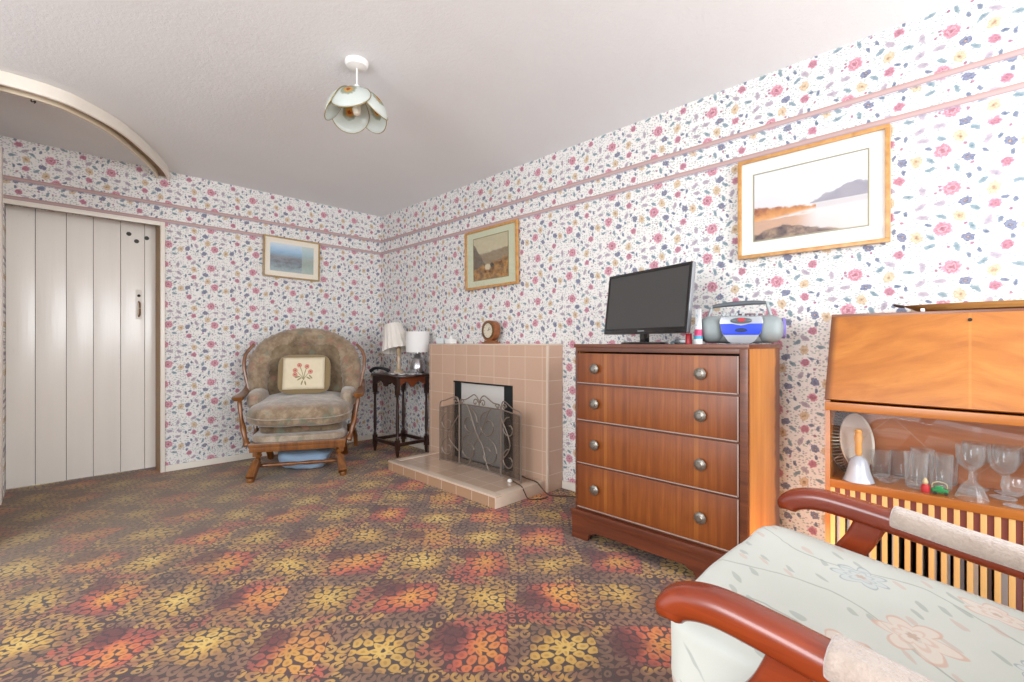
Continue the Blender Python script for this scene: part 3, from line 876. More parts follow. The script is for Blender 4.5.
# silver lamp
M_linen = mat('white_drum_shade', '#e9e7e4', .8, sheen=.2)
sl = thing('table_lamp', 'silver vase lamp with white drum shade nearer the fireplace on the corner table', 'lamp', (2.30, 3.415, tz+.006))
bm = B(); lathe(bm, [(0, 0), (.050, 0), (.058, .01), (.064, .05), (.058, .085), (.044, .125), (.030, .15), (.022, .165), (.012, .17), (.012, .20), (0, .20)], 32)
obj('lamp_base', bm, mat('hammered_silver', '#b9b9bb', .22, metal=.9), sl)
bm = B(); lathe(bm, [(.098, .185), (.100, .185), (.100, .185+.178), (.098, .185+.178)], 40, close=True)
lathe(bm, [(0, .34), (.098, .34), (.098, .343), (0, .343)], 30)
obj('lamp_shade', bm, M_linen, sl)
# cream lamp with skewed pleated shade
cl = thing('table_lamp', 'cream candlestick lamp with tilted pleated shade in the room corner', 'lamp', (2.24, 3.62, tz+.006))
M_onyx = mat('cream_onyx', rough=.25, fn=lambda: MIX(NOI(OBJ(), 25, 3), hexc('#cdb79a'), hexc('#a98d6e')), coat=.4)
bm = B(); lathe(bm, [(0, 0), (.05, 0), (.052, .012), (.03, .022), (.015, .035), (.020, .06), (.016, .10), (.019, .14), (.014, .15), (.019, .17), (.022, .21), (.012, .225), (.010, .25), (0, .25)], 24)
obj('lamp_base', bm, M_onyx, cl)
bm = B(); lathe(bm, [(.128, .0), (.124, .02), (.078, .235), (.076, .237), (.122, .02), (.126, .0)], 72, close=True, wave=lambda a, z: .045*math.sin(18*a)*(1-z/.3), M=T(.0, .03, .20)@RX(math.radians(-17)))
obj('lamp_shade', bm, mat('pleated_cream_shade', '#e4ddd4', .8, sheen=.2), cl)
# dark handset
bm = B(); tube(bm, [(-.085, 0, .012), (-.06, 0, .03), (0, 0, .045), (.05, 0, .04), (.085, 0, .014)], .017, 10, sm=5, scale=lambda t: (1.2, .75+.35*abs(2*t-1)))
tag(obj('telephone_handset', bm, mat('black_plastic', '#15171a', .35), loc=(2.13, 3.755, tz+.003), rot=(0, 0, 2.4)), 'black telephone handset resting on the left edge of the corner table', 'telephone')

# ------------------------------------------------------------------ chest of drawers
ch = thing('chest_of_drawers', 'walnut chest of four drawers carrying the television against the right wall', 'chest of drawers', (1.87, .998, 0))
cw_, cd, chh = .402, .41, .955      # half width (y), depth (x), height
bm = B()
box(bm, .012, cd, -cw_, -cw_+.018, .10, chh-.016)          # right side (towards window)
obj('side_panel', bm, M_side, ch)
bm = B(); box(bm, .012, cd, cw_-.018, cw_, .10, chh-.016)
obj('side_panel', bm, M_side, ch)
bm = B(); box(bm, cd-.008, cd, -cw_+.018, cw_-.018, .10, chh-.016)
obj('back_panel', bm, M_dark, ch)
bm = B()
box(bm, 0, .022, -cw_, -cw_+.030, .14, chh-.016, .004); box(bm, 0, .022, cw_-.014, cw_, .14, chh-.016, .004)
box(bm, .0, .022, -cw_+.03, cw_-.014, .918, chh-.016, .003)
zl = [.914, .759, .578, .367, .150]
for z in zl[1:]: box(bm, .004, .022, -cw_+.03, cw_-.014, z-.006, z+.006)
obj('carcass_frame', bm, M_chestframe, ch)
bm = B(); box(bm, -.006, cd+.004, -cw_-.006, cw_+.006, chh-.018, chh, .006)
obj('chest_top', bm, M_chestframe, ch)
# drawers
knobprof = [(0, .026), (.010, .0255), (.013, .022), (.019, .021), (.024, .017), (.024, .013), (.016, .010), (.009, .006), (.009, 0), (0, 0)]
y0, y1 = -cw_+.032, cw_-.016
for zt, zb in zip(zl, zl[1:]):
    zc = (zt+zb)/2; hh = (zt-zb)/2-.004
    bm = B(); box(bm, -.003, .02, y0-(y0+y1)/2, y1-(y0+y1)/2, -hh, hh, .003)
    d = obj('drawer', bm, M_drawer, ch, loc=(0, (y0+y1)/2, zc))
    bm = B(); w_ = (y1-y0)/2
    box(bm, -.0055, -.002, -w_, w_, -hh, -hh+.0045, .001); box(bm, -.0055, -.002, -w_, -w_+.0045, -hh, hh, .001)
    obj('bead_moulding', bm, M_bead, d)
    for yy in (.279-.008, -.228-.008):
        bm = B(); lathe(bm, knobprof, 22, M=RY(-PI/2), wave=lambda a, z: .05*math.sin(8*a) if z > .012 else 0)
        obj('knob', bm, M_knob, d, loc=(-.003, yy, 0))
# plinth with bracket feet
bm = B(); box(bm, -.018, cd+.0, -cw_-.014, cw_+.014, .105, .142, .008)
obj('plinth_moulding', bm, M_plinth, ch)
bm = B()
L = cw_+.010
poly = [(-L, 0), (-L+.20, 0), (-L+.205, .02), (-L+.215, .034), (-L+.235, .038), (-L+.25, .05), (L-.135, .05), (L-.125, .040), (L-.105, .036), (L-.095, .02), (L-.09, 0), (L, 0), (L, .106), (-L, .106)]
prism(bm, poly, -.009, .009, M=T(-.004, 0, 0)@RZ(PI/2)@RX(PI/2))
obj('bracket_foot_rail', bm, M_plinth, ch)
for s in (-1, 1):
    bm = B()
    poly = [(0, 0), (.09, 0), (.10, .035), (.12, .05), (cd-.13, .05), (cd-.11, .035), (cd-.1, 0), (cd, 0), (cd, .106), (0, .106)]
    prism(bm, [(x+.006, z) for x, z in poly[:]], -.009, .009, M=T(0, s*(cw_+.001), 0)@RX(PI/2))
    obj('side_foot_rail', bm, M_plinth, ch)

# ------------------------------------------------------------------ television
tvp = Vector((2.078, 1.140, FZ)); ang = math.atan2(1.40-.865, 2.15-1.98)     # screen direction
tv = thing('television', 'small flat black television standing on the walnut chest of drawers', 'television', tvp, ang)
# local: x from right?? front faces local +y after rotation -> build and check: front = towards -X world
M_tvb = mat('gloss_black_plastic', '#1b1a1b', .18, coat=.5)
W_, Hh = .561, .318
tl = RX(math.radians(7))
Mtv = T(0, 0, .048)@tl
bm = B(); box(bm, -W_/2, W_/2, -.004, .018, 0, Hh, .005, M=Mtv)
box(bm, -.18, .18, -.05, -.015, .04, .24, .015, M=Mtv)
obj('tv_body', bm, mat('silver_grey_casing', '#8d9094', .3, metal=.5), tv)
bm = B()
t0, t1 = .0185, .022
for (x0, x1, z0, z1) in ((-W_/2+.002, W_/2-.002, Hh-.016, Hh-.001), (-W_/2+.002, W_/2-.002, .001, .028), (-W_/2+.002, -W_/2+.016, .028, Hh-.016), (W_/2-.016, W_/2-.002, .028, Hh-.016)):
    box(bm, x0, x1, .016, .0215, z0, z1, .0015, M=Mtv)
bz = obj('bezel', bm, M_tvb, tv)
bm = B(); box(bm, -.022, .022, .0215, .0222, .011, .016, M=Mtv)
obj('maker_mark', bm, mat('pale_mark', '#8f9194', .4), bz)
bm = B(); box(bm, -W_/2+.014, W_/2-.014, .017, .0195, .026, Hh-.014, M=Mtv)
obj('screen', bm, mat('grey_lcd_screen', '#454443', .35, spec=.6), tv)
bm = B(); box(bm, -.018, .018, -.02, .010, .008, .075, .004)
lathe(bm, [(0, 0), (.12, 0), (.125, .003), (.12, .009), (.03, .012), (0, .012)], 36, M=Matrix.Scale(1.15, 4, (1, 0, 0))@Matrix.Scale(.62, 4, (0, 1, 0)))
obj('tv_stand', bm, M_tvb, tv)

# small black box + cable behind tv, hand cream tube, stereo
bm = B(); box(bm, -.055, .055, -.03, .03, 0, .022, .004)
tag(obj('set_top_box', bm, M_tvb, loc=(2.17, .98, FZ), rot=(0, 0, .2)), 'small black box lying behind the right end of the television', 'box')
tb = thing('hand_cream_tube', 'white, pink and blue cream tube standing between television and stereo', 'tube', (1.985, .832, FZ), math.radians(50))
bm = B(); lathe(bm, [(0, 0), (.016, 0), (.017, .002), (.017, .022), (0, .022)], 20); obj('cap', bm, mat('white_cap', '#e6e6e4', .4), tb)
def tubecol():
    x, y, z = SEP(OBJ())
    c = RAMP(z/.15, [(0, hexc('#3f8fae')), (.24, hexc('#3f8fae')), (.25, hexc('#c8386a')), (.42, hexc('#c8386a')), (.43, hexc('#eceef2')), (1, hexc('#eef0f4'))])
    return MIX(NOI(OBJ(), 70, 2).step(.55, .6)*z.gt(.07)*x.abs().lt(.01)*.7, c, hexc('#6fa6c4'))
bm = B()
rings = []
for j in range(9):
    t_ = j/8; a = .017+.009*t_; b_ = .017*(1-t_)+.0012
    rings.append([bm.verts.new((a*math.cos(2*PI*k/20), b_*math.sin(2*PI*k/20), .022+.128*t_)) for k in range(20)])
for A, D_ in zip(rings, rings[1:]):
    for k in range(20): bm.faces.new((A[k], A[(k+1) % 20], D_[(k+1) % 20], D_[k]))
bm.faces.new(rings[0][::-1]); bm.faces.new(rings[-1])
obj('tube_body', bm, mat('cream_tube_print', fn=tubecol, rough=.35), tb)
bm = B(); lathe(bm, [(0, 0), (.014, 0), (.014, .045), (.012, .048), (0, .048)], 16)
tag(obj('lidded_pot', bm, mat('red_plastic', '#b3202c', .35), loc=(2.055, .905, FZ)), 'tiny red pot behind the white cream tube', 'pot')

st = thing('portable_stereo', 'silver and blue portable stereo with carry handle on the right end of the drawers', 'stereo', (2.125, .712, FZ), 0)
# facing direction (-.62,-.79); local -y is front
st.rotation_euler = (0, 0, math.radians(-67)); st.scale = (.84, .84, .97)
M_sil = mat('grey_silver_plastic', '#9a9f9f', .35, metal=.2)
def grill():
    o = OBJ(); x, y, z = SEP(o)
    return MIX(((x*900).sin()*(z*900).sin()).abs().step(.2, .6)*.5, hexc('#8e9696'), hexc('#5c6363'))
M_grill = mat('speaker_grille', rough=.5, fn=grill, metal=.1)
bm = B()
softbox(bm, .40, .17, .125, e=.55, n=14, c=(0, .01, .066))
obj('stereo_body', bm, M_sil, st, smooth=180)
for s in (-1, 1):
    bm = B(); softbox(bm, .135, .16, .122, e=.75, n=12, c=(s*.128, -.012, .066))
    sp = obj('speaker', bm, M_grill, st, smooth=180)
bm = B()
poly = [(-.092, .118), (.092, .118), (.098, .095), (.088, .05), (.060, .012), (.045, .004), (-.045, .004), (-.060, .012), (-.088, .05), (-.098, .095)]
prism(bm, poly, 0, .02, M=T(0, -.086, 0)@RX(PI/2), bev=.004)
fpan = obj('front_panel', bm, mat('pale_silver_front', '#9c9ea2', .3, metal=.3), st)
bm = B()
poly = [(-.095, .088), (-.04, .088), (0, .078), (.04, .088), (.095, .088), (.088, .052), (.078, .040), (-.078, .040), (-.088, .052)]
prism(bm, poly, 0, .006, M=T(0, -.1035, 0)@RX(PI/2), bev=.002)
obj('cassette_door', bm, mat('bright_blue_plastic', '#1238c0', .4, coat=.1), fpan)
bm = B(); lathe(bm, [(0, 0), (.047, 0), (.049, .004), (.044, .007), (0, .008)], 32, M=T(0, -.104, .101)@Matrix.Scale(.26, 4, (0, 0, 1))@RX(PI/2))
dp = obj('display', bm, mat('dark_grey_display', '#4b5054', .3), fpan)
bm = B(); lathe(bm, [(0, 0), (.018, 0), (.018, .003), (0, .004)], 20, M=T(0, -.111, .104)@Matrix.Scale(.4, 4, (0, 0, 1))@RX(PI/2))
obj('red_lens', bm, mat('red_lens', '#b2242c', .3), dp)
bm = B(); lathe(bm, [(0, 0), (.028, 0), (.026, .004), (0, .005)], 24, M=T(0, -.108, .06)@Matrix.Scale(.32, 4, (0, 0, 1))@RX(PI/2))
obj('cassette_window', bm, mat('navy_window', '#16224e', .2), fpan)
bm = B()
for k in range(8):
    x = -.075+.02*k+(.01 if k > 3 else 0); box(bm, x-.006, x+.006, -.045, -.02, .118, .137, .002)
obj('button_row', bm, M_sil, st)
bm = B(); lathe(bm, [(0, 0), (.06, 0), (.058, .006), (0, .012)], 30, M=T(.05, .01, .128))
obj('disc_lid', bm, mat('smoky_lid', '#6d4450', .2, coat=.5), st)
bm = B()
tube(bm, [(-.16, .03, .09), (-.135, .035, .15), (-.12, .038, .172), (.0, .04, .180), (.12, .038, .185), (.135, .035, .165), (.16, .03, .09)], .008, 10, sm=5)
obj('handle_arms', bm, M_sil, st)
bm = B(); sweep(bm, cr([(-.125, .037, .172), (-.06, .038, .180), (.06, .038, .186), (.125, .037, .184)], 5), rrect(.026, .020, .008), scale=lambda t: .7+.35*math.sin(PI*t))
obj('handle_grip', bm, mat('dark_grey_grip', '#4d5156', .45), st)
bm = B(); lathe(bm, [(.035, 0), (.045, 0), (.046, .012), (.036, .012)], 28, M=T(.192, .0, .07)@RY(PI/2), close=True)
obj('side_ring', bm, mat('violet_ring', '#7a6fb0', .3), st)

# ------------------------------------------------------------------ display cabinet (bureau)
CY, CX = 0.0, 2.145
cab = thing('display_cabinet', 'orange teak bureau cabinet with drop front and glass display shelf against right wall', 'cabinet', (CX, CY, 0))
M_teak = wood('orange_teak', '#96541c', '#ab6522', '#bb742c', 'y', .35, .3, .6)
M_teakd = wood('brown_edge_teak', '#5f3016', '#7c4420', '#905329', 'y', .35, .3)
def flapfn():
    o = OBJ(); x, y, z = SEP(o)
    v = MAP(o, scale=(1, 1.5, 9))
    s = XYZ(y.abs()*2.2-z*1.0, z*8+y.abs()*2.2, 0.0)
    n = NOI(s, 1.9, 5, .6, .5)
    c = RAMP(n, [(.25, hexc('#9c5a22')), (.5, hexc('#b26c2b')), (.75, hexc('#c37f38'))])
    f = NOI(MAP(s, scale=(3, 10, 1)), 3, 4)
    c = MIX(f.step(.5, .75)*.3, c, hexc('#9c5c20'))
    c = MIX(y.step(.372, .398)*.9, c, hexc('#5f3218'))
    return MIX(y.abs().step(.005, .002)*.25, c, hexc('#cf9248'))
M_flap = mat('book_matched_teak_flap', rough=.35, fn=flapfn, coat=.35, coat_rough=.2)
cd2 = WX-CX-.02; hw2 = .402; ztop = 1.062; zfl = .735; sh = .435
sl_ = .13
# sides
for s in (-1, 1):
    poly = [(0, 0), (cd2, 0), (cd2, ztop), (sl_, ztop), (0, zfl-.01)]
    bm = B(); prism(bm, poly, -.008, .008, M=T(0, s*(hw2-.008), 0)@RX(PI/2))
    obj('side_panel', bm, M_teak, cab)
bm = B(); box(bm, sl_-.004, cd2, -hw2-.002, hw2+.002, ztop-.001, ztop+.014, .003)
obj('cabinet_top', bm, M_teakd, cab)
# sloping flap
L = math.hypot(sl_, ztop-zfl); aa = math.atan2(sl_, ztop-zfl)
bm = B(); box(bm, -.016, 0, -hw2, hw2, 0.004, L-.002, .003, M=T(0, 0, zfl)@RY(aa))
fl = obj('drop_front', bm, M_flap, cab)
bm = B(); lathe(bm, [(0, 0), (.006, 0), (.006, .002), (0, .002)], 12, M=T(0, -.0, zfl)@RY(aa)@T(-.016, 0, L-.03)@RY(-PI/2))
obj('keyhole', bm, M_gap, fl)
bm = B(); box(bm, -.010, .02, -hw2, hw2, zfl-.034, zfl-.002, .004)
obj('front_rail', bm, M_teak, cab)
bm = B(); box(bm, .02, cd2, -hw2+.016, hw2-.016, zfl-.022, zfl-.008)
obj('inner_ceiling', bm, M_teak, cab)
bm = B(); box(bm, cd2-.008, cd2, -hw2+.016, hw2-.016, .0, ztop)
obj('back_panel', bm, wood('reddish_back', '#a05c34', '#b86e40', '#cc8450', 'y', .3, .4, .5), cab)
bm = B(); box(bm, .0, cd2-.008, -hw2+.016, hw2-.016, sh-.030, sh, .002)
obj('glass_shelf_board', bm, M_teak, cab)
bm = B(); box(bm, .0, cd2-.008, -hw2+.016, hw2-.016, .05, .075, .002); box(bm, .01, .03, -hw2+.016, hw2-.016, 0, .05)
obj('bottom_board', bm, M_teak, cab)
def glassmat(name, tint, k, rough=.01):
    m = bpy.data.materials.new(name); m.use_nodes = True; nt = m.node_tree; S.g = nt
    for n in list(nt.nodes): nt.nodes.remove(n)
    out = nt.nodes.new('ShaderNodeOutputMaterial'); t = nt.nodes.new('ShaderNodeBsdfTransparent'); t.inputs[0].default_value = (*tint, 1)
    g = nt.nodes.new('ShaderNodeBsdfGlossy'); g.inputs['Roughness'].default_value = rough
    lw = nt.nodes.new('ShaderNodeLayerWeight'); lw.inputs[0].default_value = k
    mx = nt.nodes.new('ShaderNodeMixShader')
    f = (S(lw.outputs['Facing']).pow(1.4)*.95+.06)
    df = nt.nodes.new('ShaderNodeBsdfDiffuse'); df.inputs[0].default_value = (.85, .87, .88, 1)  # white diffuse in the glass stands in for bright reflections
    m2 = nt.nodes.new('ShaderNodeMixShader'); m2.inputs[0].default_value = .45
    nt.links.new(g.outputs[0], m2.inputs[1]); nt.links.new(df.outputs[0], m2.inputs[2])
    lk(f, mx.inputs[0]); nt.links.new(t.outputs[0], mx.inputs[1]); nt.links.new(m2.outputs[0], mx.inputs[2]); nt.links.new(mx.outputs[0], out.inputs[0])
    return m
M_glass = glassmat('clear_glassware', (.97, .98, .98), .25, .03)
M_rim = mat('painted_rim_highlight', '#dfe6ea', .1, alpha=.35, coat=.5)  # whitish colour on rims and bases paints in glass highlights
for (ya, yb, xx) in ((-.005-.02, hw2-.018, .008), (-hw2+.018, -.005+.0, .014)):
    bm = B(); box(bm, xx, xx+.003, ya, yb, sh+.002, zfl-.036)
    p = obj('sliding_glass_door', bm, M_pglass, cab)
    bm = B(); zt_ = zfl-.040
    mid = (ya+yb)/2+.02
    for e_ in (-1, 1):
        tube(bm, [(xx-.001, mid, zt_), (xx-.001, mid+e_*.19, sh+.06)], .0004, 5)
    obj('engraved_lines', bm, mat('frosted_line', '#b09480', .4), p)
# slatted lower doors
bm = B(); n = 25
for k in range(n):
    y = hw2-.024 - k*(2*hw2-.048)/(n-1)
    box(bm, .002, .010, y-.0075, y+.0075, .075, sh-.031, .001)
obj('slatted_front', bm, mat('yellow_cream_slats', '#d8ac6c', .45), cab)
bm = B(); box(bm, .0102, .014, -hw2+.018, hw2-.018, sh-.105, sh-.031)
obj('brown_strip', bm, mat('dark_brown_band', '#84463c', .5), cab)  # brown strip behind the upper ends of the slats
# things stored behind the slats : record sleeves
random.seed(5)
cols = ['#d8d4d2', '#b9bdc6', '#8e94a3', '#e6ded6', '#7a6a66', '#c7ccd4', '#a5767a', '#dcdfe4']
pm = [mat('sleeve_colour', c, .6) for c in cols]
recp = None
for k in range(22):
    y = .36-k*.0335; w = random.uniform(.007, .011); hh_ = random.uniform(.19, .25)
    if recp is None or k < 8:
        bm = B(); box(bm, 0, .2, -w, w, 0, hh_, .001)
        o = obj('record_box', bm, pm[k % 8], loc=(CX+.02+random.uniform(0, .01), y, .076))
        tag(o, '', 'record', 'record boxes on the bottom shelf of the cabinet')
    else:
        src = [q for q in C.objects if q.name.startswith('record_box')][random.randrange(8)]
        o = src.copy(); C.objects.link(o); o.location = (CX+.02+random.uniform(0, .01), y, .076)
    o['label'] = 'upright sleeve stored behind the slatted front of the teak cabinet'

# tray on the cabinet
tr = thing('wooden_tray', 'shallow oval wooden tray lying on top of the teak display cabinet', 'tray', (CX+.205, -.08, ztop+.014))
bm = B()
lathe(bm, [(0, .008), (.18, .008), (.22, .012), (.262, .026), (.268, .026), (.225, .005), (.18, .0), (0, 0)], 48, M=Matrix.Scale(.34, 4, (1, 0, 0)))
obj('tray_dish', bm, wood('brown_tray_wood', '#7c542c', '#a5753f', '#bd8d52', 'y', .45, .1), tr)
for yy in (-.26, .262):
    bm = B(); tube(bm, [(-.02, yy, .024), (-.02, yy*1.1, .030), (.02, yy*1.1, .030), (.02, yy, .024)], .005, 8, sm=4)
    obj('tray_handle', bm, M_dark, tr)
bm = B(); box(bm, -.006, .006, -.006, .006, 0, .012, .002)
tag(obj('white_peg', bm, M_whitep, loc=(CX+.15, .125, ztop+.014)), 'tiny white peg in front of the wooden tray on the cabinet', 'peg')

# ------------------------------------------------------------------ glassware on the shelf
z0 = sh+.0005
# silver plate leaning at the left end
pl = thing('silver_plate', 'round silver tray with pierced rim leaning at the left end of the glass shelf', 'plate', (2.285, .325, z0))
pl.rotation_euler = (0, 0, 0)
nrm = Vector((-.34, -.92, .16)).normalized()
q = nrm.to_track_quat('Z', 'Y').to_matrix().to_4x4()
R_ = .128
Mp = T(0, 0, R_+.004)@q
bm = B(); lathe(bm, [(0, 0), (R_*.82, 0), (R_*.86, .006), (R_*.86, .009), (R_*.82, .003), (0, .003)], 48, M=Mp)
obj('plate_well', bm, mat('polished_silver', '#e6dccf', .4, metal=.35), pl)
bm = B()
for k in range(56):
    a = 2*PI*k/56
    sweep(bm, [(R_*.87, 0, .004), (R_*.92, 0, -.010), (R_*.98, 0, -.026)], rrect(.005, .0015, .0006, 1), M=Mp@RZ(a))
sweep(bm, [Vector((R_*.98*math.cos(2*PI*k/48), R_*.98*math.sin(2*PI*k/48), -.028)) for k in range(48)], circ(.004, 6), closed=True, M=Mp)
obj('pierced_rim', bm, mat('tarnished_silver', '#6b665e', .35, metal=.8), pl)
# bell with wooden handle
bl = thing('hand_bell', 'white glass hand bell with turned wooden handle in front of the silver tray', 'bell', (2.185, .302, z0))
bm = B(); lathe(bm, [(.047, 0), (.050, .002), (.046, .012), (.038, .035), (.033, .06), (.026, .082), (.012, .095), (0, .098), (0, .094), (.010, .090), (.023, .078), (.030, .058), (.035, .034), (.046, .012)], 32, close=False)
obj('bell_body', bm, mat('milky_bell_glass', '#b9bec8', .12, coat=.6), bl)
bm = B(); lathe(bm, [(0, .095), (.009, .097), (.012, .11), (.011, .14), (.014, .165), (.011, .178), (.013, .188), (.009, .196), (0, .198)], 20)
obj('handle', bm, wood('pale_handle_wood', '#c98a48', '#dba45e', '#e8b878', 'z', .35, .3), bl)
# glass shapes
def glassobj(name, label, cat, prof, loc, group=None, n=24, wave=None):
    bm = B(); lathe(bm, prof, n, wave=wave)
    zt = max(v.co.z for v in bm.verts)
    for f in bm.faces:
        zc = f.calc_center_median().z
        if all(v.co.z > zt-.0005 for v in f.verts) or (zc < .007): f.material_index = 1
    o = obj(name, bm, [M_glass, M_rim], loc=loc, smooth=60); return tag(o, label, cat, group)
tum = [(0, 0), (.026, 0), (.028, .004), (.031, .10), (.0295, .10), (.0265, .010), (0, .008)]
tumt = [(0, 0), (.027, 0), (.029, .004), (.034, .125), (.0325, .125), (.0275, .012), (0, .010)]
wine = [(0, 0), (.034, .001), (.034, .003), (.008, .008), (.004, .02), (.0045, .07), (.010, .078), (.030, .098), (.037, .125), (.038, .165), (.0365, .165), (.035, .125), (.028, .101), (.006, .083), (0, .082)]
brandy = [(0, 0), (.024, .001), (.024, .003), (.005, .007), (.004, .028), (.018, .036), (.030, .055), (.030, .072), (.024, .092), (.023, .092), (.028, .072), (.028, .056), (.016, .040), (0, .037)]
first = {}
def put(kind, name, cat, prof, loc, label, group, wave=None):
    if kind not in first:
        o = glassobj(name, label, cat, prof, loc, group, wave=wave); first[kind] = o
    else:
        o = first[kind].copy(); C.objects.link(o); o.location = loc; o['label'] = label
    o['group'] = group
    o.rotation_euler = (0, 0, loc[1]*9)
    return o
fl_ = lambda a, z: .03*math.cos(12*a)
put('tum', 'tumbler', 'glass', tum, (2.32, .25, z0), 'clear tumbler standing just behind the hand bell', 'tumblers on the cabinet shelf', fl_)
put('tum', 'tumbler', 'glass', tum, (2.368, .195, z0), 'second clear tumbler from the left in the back row', 'tumblers on the cabinet shelf', fl_)
put('tumt', 'tumbler', 'glass', tumt, (2.235, .140, z0), 'tall clear tumbler directly left of the red figurine', 'tumblers on the cabinet shelf', fl_)
put('tumt', 'tumbler', 'glass', tumt, (2.34, .128, z0), 'tall tumbler at the back right behind the red figurine', 'tumblers on the cabinet shelf', fl_)
put('tumt', 'tumbler', 'glass', tumt, (2.275, .075, z0), 'tall clear tumbler standing behind the little green car', 'tumblers on the cabinet shelf', fl_)
put('tum', 'tumbler', 'glass', tum, (2.368, .062, z0), 'short clear tumbler at the back, farthest right of the tumblers', 'tumblers on the cabinet shelf', fl_)
put('wine', 'wine_glass', 'glass', wine, (2.285, .000, z0), 'wine glass directly left of the clear glass bell', 'wine glasses on the cabinet shelf')
put('wine', 'wine_glass', 'glass', wine, (2.366, -.016, z0), 'wine glass at the back left, behind the others', 'wine glasses on the cabinet shelf')
put('wine', 'wine_glass', 'glass', wine, (2.285, -.080, z0), 'wine glass directly right of the clear glass bell', 'wine glasses on the cabinet shelf')
put('wine', 'wine_glass', 'glass', wine, (2.366, -.094, z0), 'wine glass at the back behind the glass bell', 'wine glasses on the cabinet shelf')
put('wine', 'wine_glass', 'glass', wine, (2.362, -.172, z0), 'wine glass at the back behind the brandy glass', 'wine glasses on the cabinet shelf')
put('wine', 'wine_glass', 'glass', wine, (2.275, -.170, z0), 'wine glass at the right edge of the photograph', 'wine glasses on the cabinet shelf')
put('brandy', 'brandy_glass', 'glass', brandy, (2.195, -.100, z0), 'small round brandy glass at the front right of the shelf', 'brandy glasses')
dish = [(0, 0), (.020, 0), (.024, .004), (.036, .016), (.039, .022), (.036, .022), (.022, .008), (0, .006)]
glassobj('glass_dish', 'shallow clear glass dish behind the hand bell on the shelf', 'dish', dish, (2.237, .224, z0), wave=lambda a, z: .04*math.cos(10*a))
gb = [(.040, 0), (.042, .002), (.036, .02), (.026, .045), (.014, .058), (.007, .064), (.009, .075), (.006, .09), (.009, .108), (0, .113), (0, .109), (.004, .09), (.010, .055), (.022, .043), (.034, .018)]
glassobj('glass_bell', 'clear cut glass bell on the front edge of the shelf', 'bell', gb, (2.192, -.004, z0), wave=lambda a, z: .05*math.cos(9*a))
# red figurine
fg = thing('figurine', 'tiny red and cream figurine beside the green toy car', 'figurine', (2.185, .112, z0))
bm = B(); lathe(bm, [(0, 0), (.011, 0), (.013, .006), (.012, .022), (.008, .028), (0, .029)], 16); obj('figure_body', bm, mat('red_paint', '#c0202a', .35), fg)
bm = B(); lathe(bm, [(0, .027), (.006, .029), (.0085, .036), (.006, .043), (.003, .050), (0, .051)], 14); obj('figure_head', bm, mat('cream_paint', '#d9c79a', .5), fg)
car = thing('toy_car', 'small green toy car with a cream wire handle on the glass shelf', 'toy car', (2.19, .075, z0), PI/2+.2)
bm = B(); softbox(bm, .046, .022, .016, e=.5, n=8, c=(0, 0, .013)); softbox(bm, .024, .019, .014, e=.5, n=8, c=(.002, 0, .023))
obj('car_body', bm, mat('green_enamel', '#1f8a4a', .25, coat=.5), car, smooth=180)
for sx in (-1, 1):
    for sy in (-1, 1):
        bm = B(); lathe(bm, [(0, -.002), (.0055, -.002), (.0055, .002), (0, .002)], 12, M=T(sx*.014, sy*.011, .0058)@RX(PI/2))
        obj('wheel', bm, M_gap, car)
bm = B(); tube(bm, [(-.02, 0, .022), (-.018, 0, .036), (0, 0, .043), (.018, 0, .036), (.02, 0, .022)], .0013, 6, sm=4)
obj('wire_handle', bm, mat('cream_wire', '#d9cf9a', .4), car)

# ------------------------------------------------------------------ far armchair
def brownfab(name, a='#8a7660', b_='#a8967e', c='#6e5c48', red='#9a6f5e'):
    def fn():
        o = OBJ()
        v = VM('MULTIPLY_ADD', NOI(o, 12, 2, out='Color'), (.05, .05, .05), o)
        n = NOI(v, 11, 4, .65); d, cc = VOR(v, 14, 'F1', ('Distance', 'Color'))
        r, g, bb = SEP(cc)
        col = RAMP(n, [(.3, hexc(c)), (.5, hexc(a)), (.7, hexc(b_))])
        col = MIX((d+(n-.5)*.8).step(.42, .26)*r.gt(.45)*.55, col, MIX(g.gt(.5), hexc(red), hexc('#6f7a68')))
        return MIX(NOI(o, 45, 3).step(.55, .68)*.3, col, hexc(b_))
    return mat(name, rough=.9, fn=fn, sheen=.5, spec=.2, bump=(lambda: NOI(OBJ(), 160, 2), .25, .003))
M_fab = brownfab('brown_floral_velour')
M_fabd = brownfab('darker_floral_velour', '#74624c', '#8e7c64', '#544434')
M_fabl = brownfab('pale_worn_velour', '#9c8b78', '#b5a694', '#7f6d5a')
ac = thing('armchair', 'round-backed brown velour wooden rocking armchair beside the far wall', 'armchair', (1.293+.05*.469, 3.404+.06*.883, 0), math.radians(-28))
# local: front faces -y; x right. front feet at y=0, x=+-.30
def Vx(x, y, z): return (x, y, z)
# rocker base
def foot_leg(x):
    s = 1 if x > 0 else -1
    bm = B()
    # splayed square foot block
    sweep(bm, [(x+s*.015, -.075, .028), (x+s*.003, -.035, .075), (x-s*.012, .0, .125)], rrect(.058, .042, .006), scale=lambda t: 1.0-.12*t)
    lathe(bm, [(0, 0), (.021, 0), (.024, .012), (.021, .026), (0, .028)], 16, c=(x+s*.015, -.075, .0))
    sweep(bm, [(x-s*.011, -.002, .120), (x-s*.014, .006, .135), (x-s*.016, .012, .15), (x-s*.018, .018, .165), (x-s*.020, .024, .18), (x-s*.022, .03, .20)], circ(.021, 14), scale=lambda t: .75+.35*abs(math.sin(t*PI*2.5)))
    return obj('front_leg', bm, M_chairwood, ac)
foot_leg(-.285); foot_leg(.285)
for x in (-.285, .285):
    bm = B()
    box(bm, x-.018, x+.018, .0, .50, .155, .195, .005)
    obj('rocker_side_rail', bm, M_chairwood, ac)
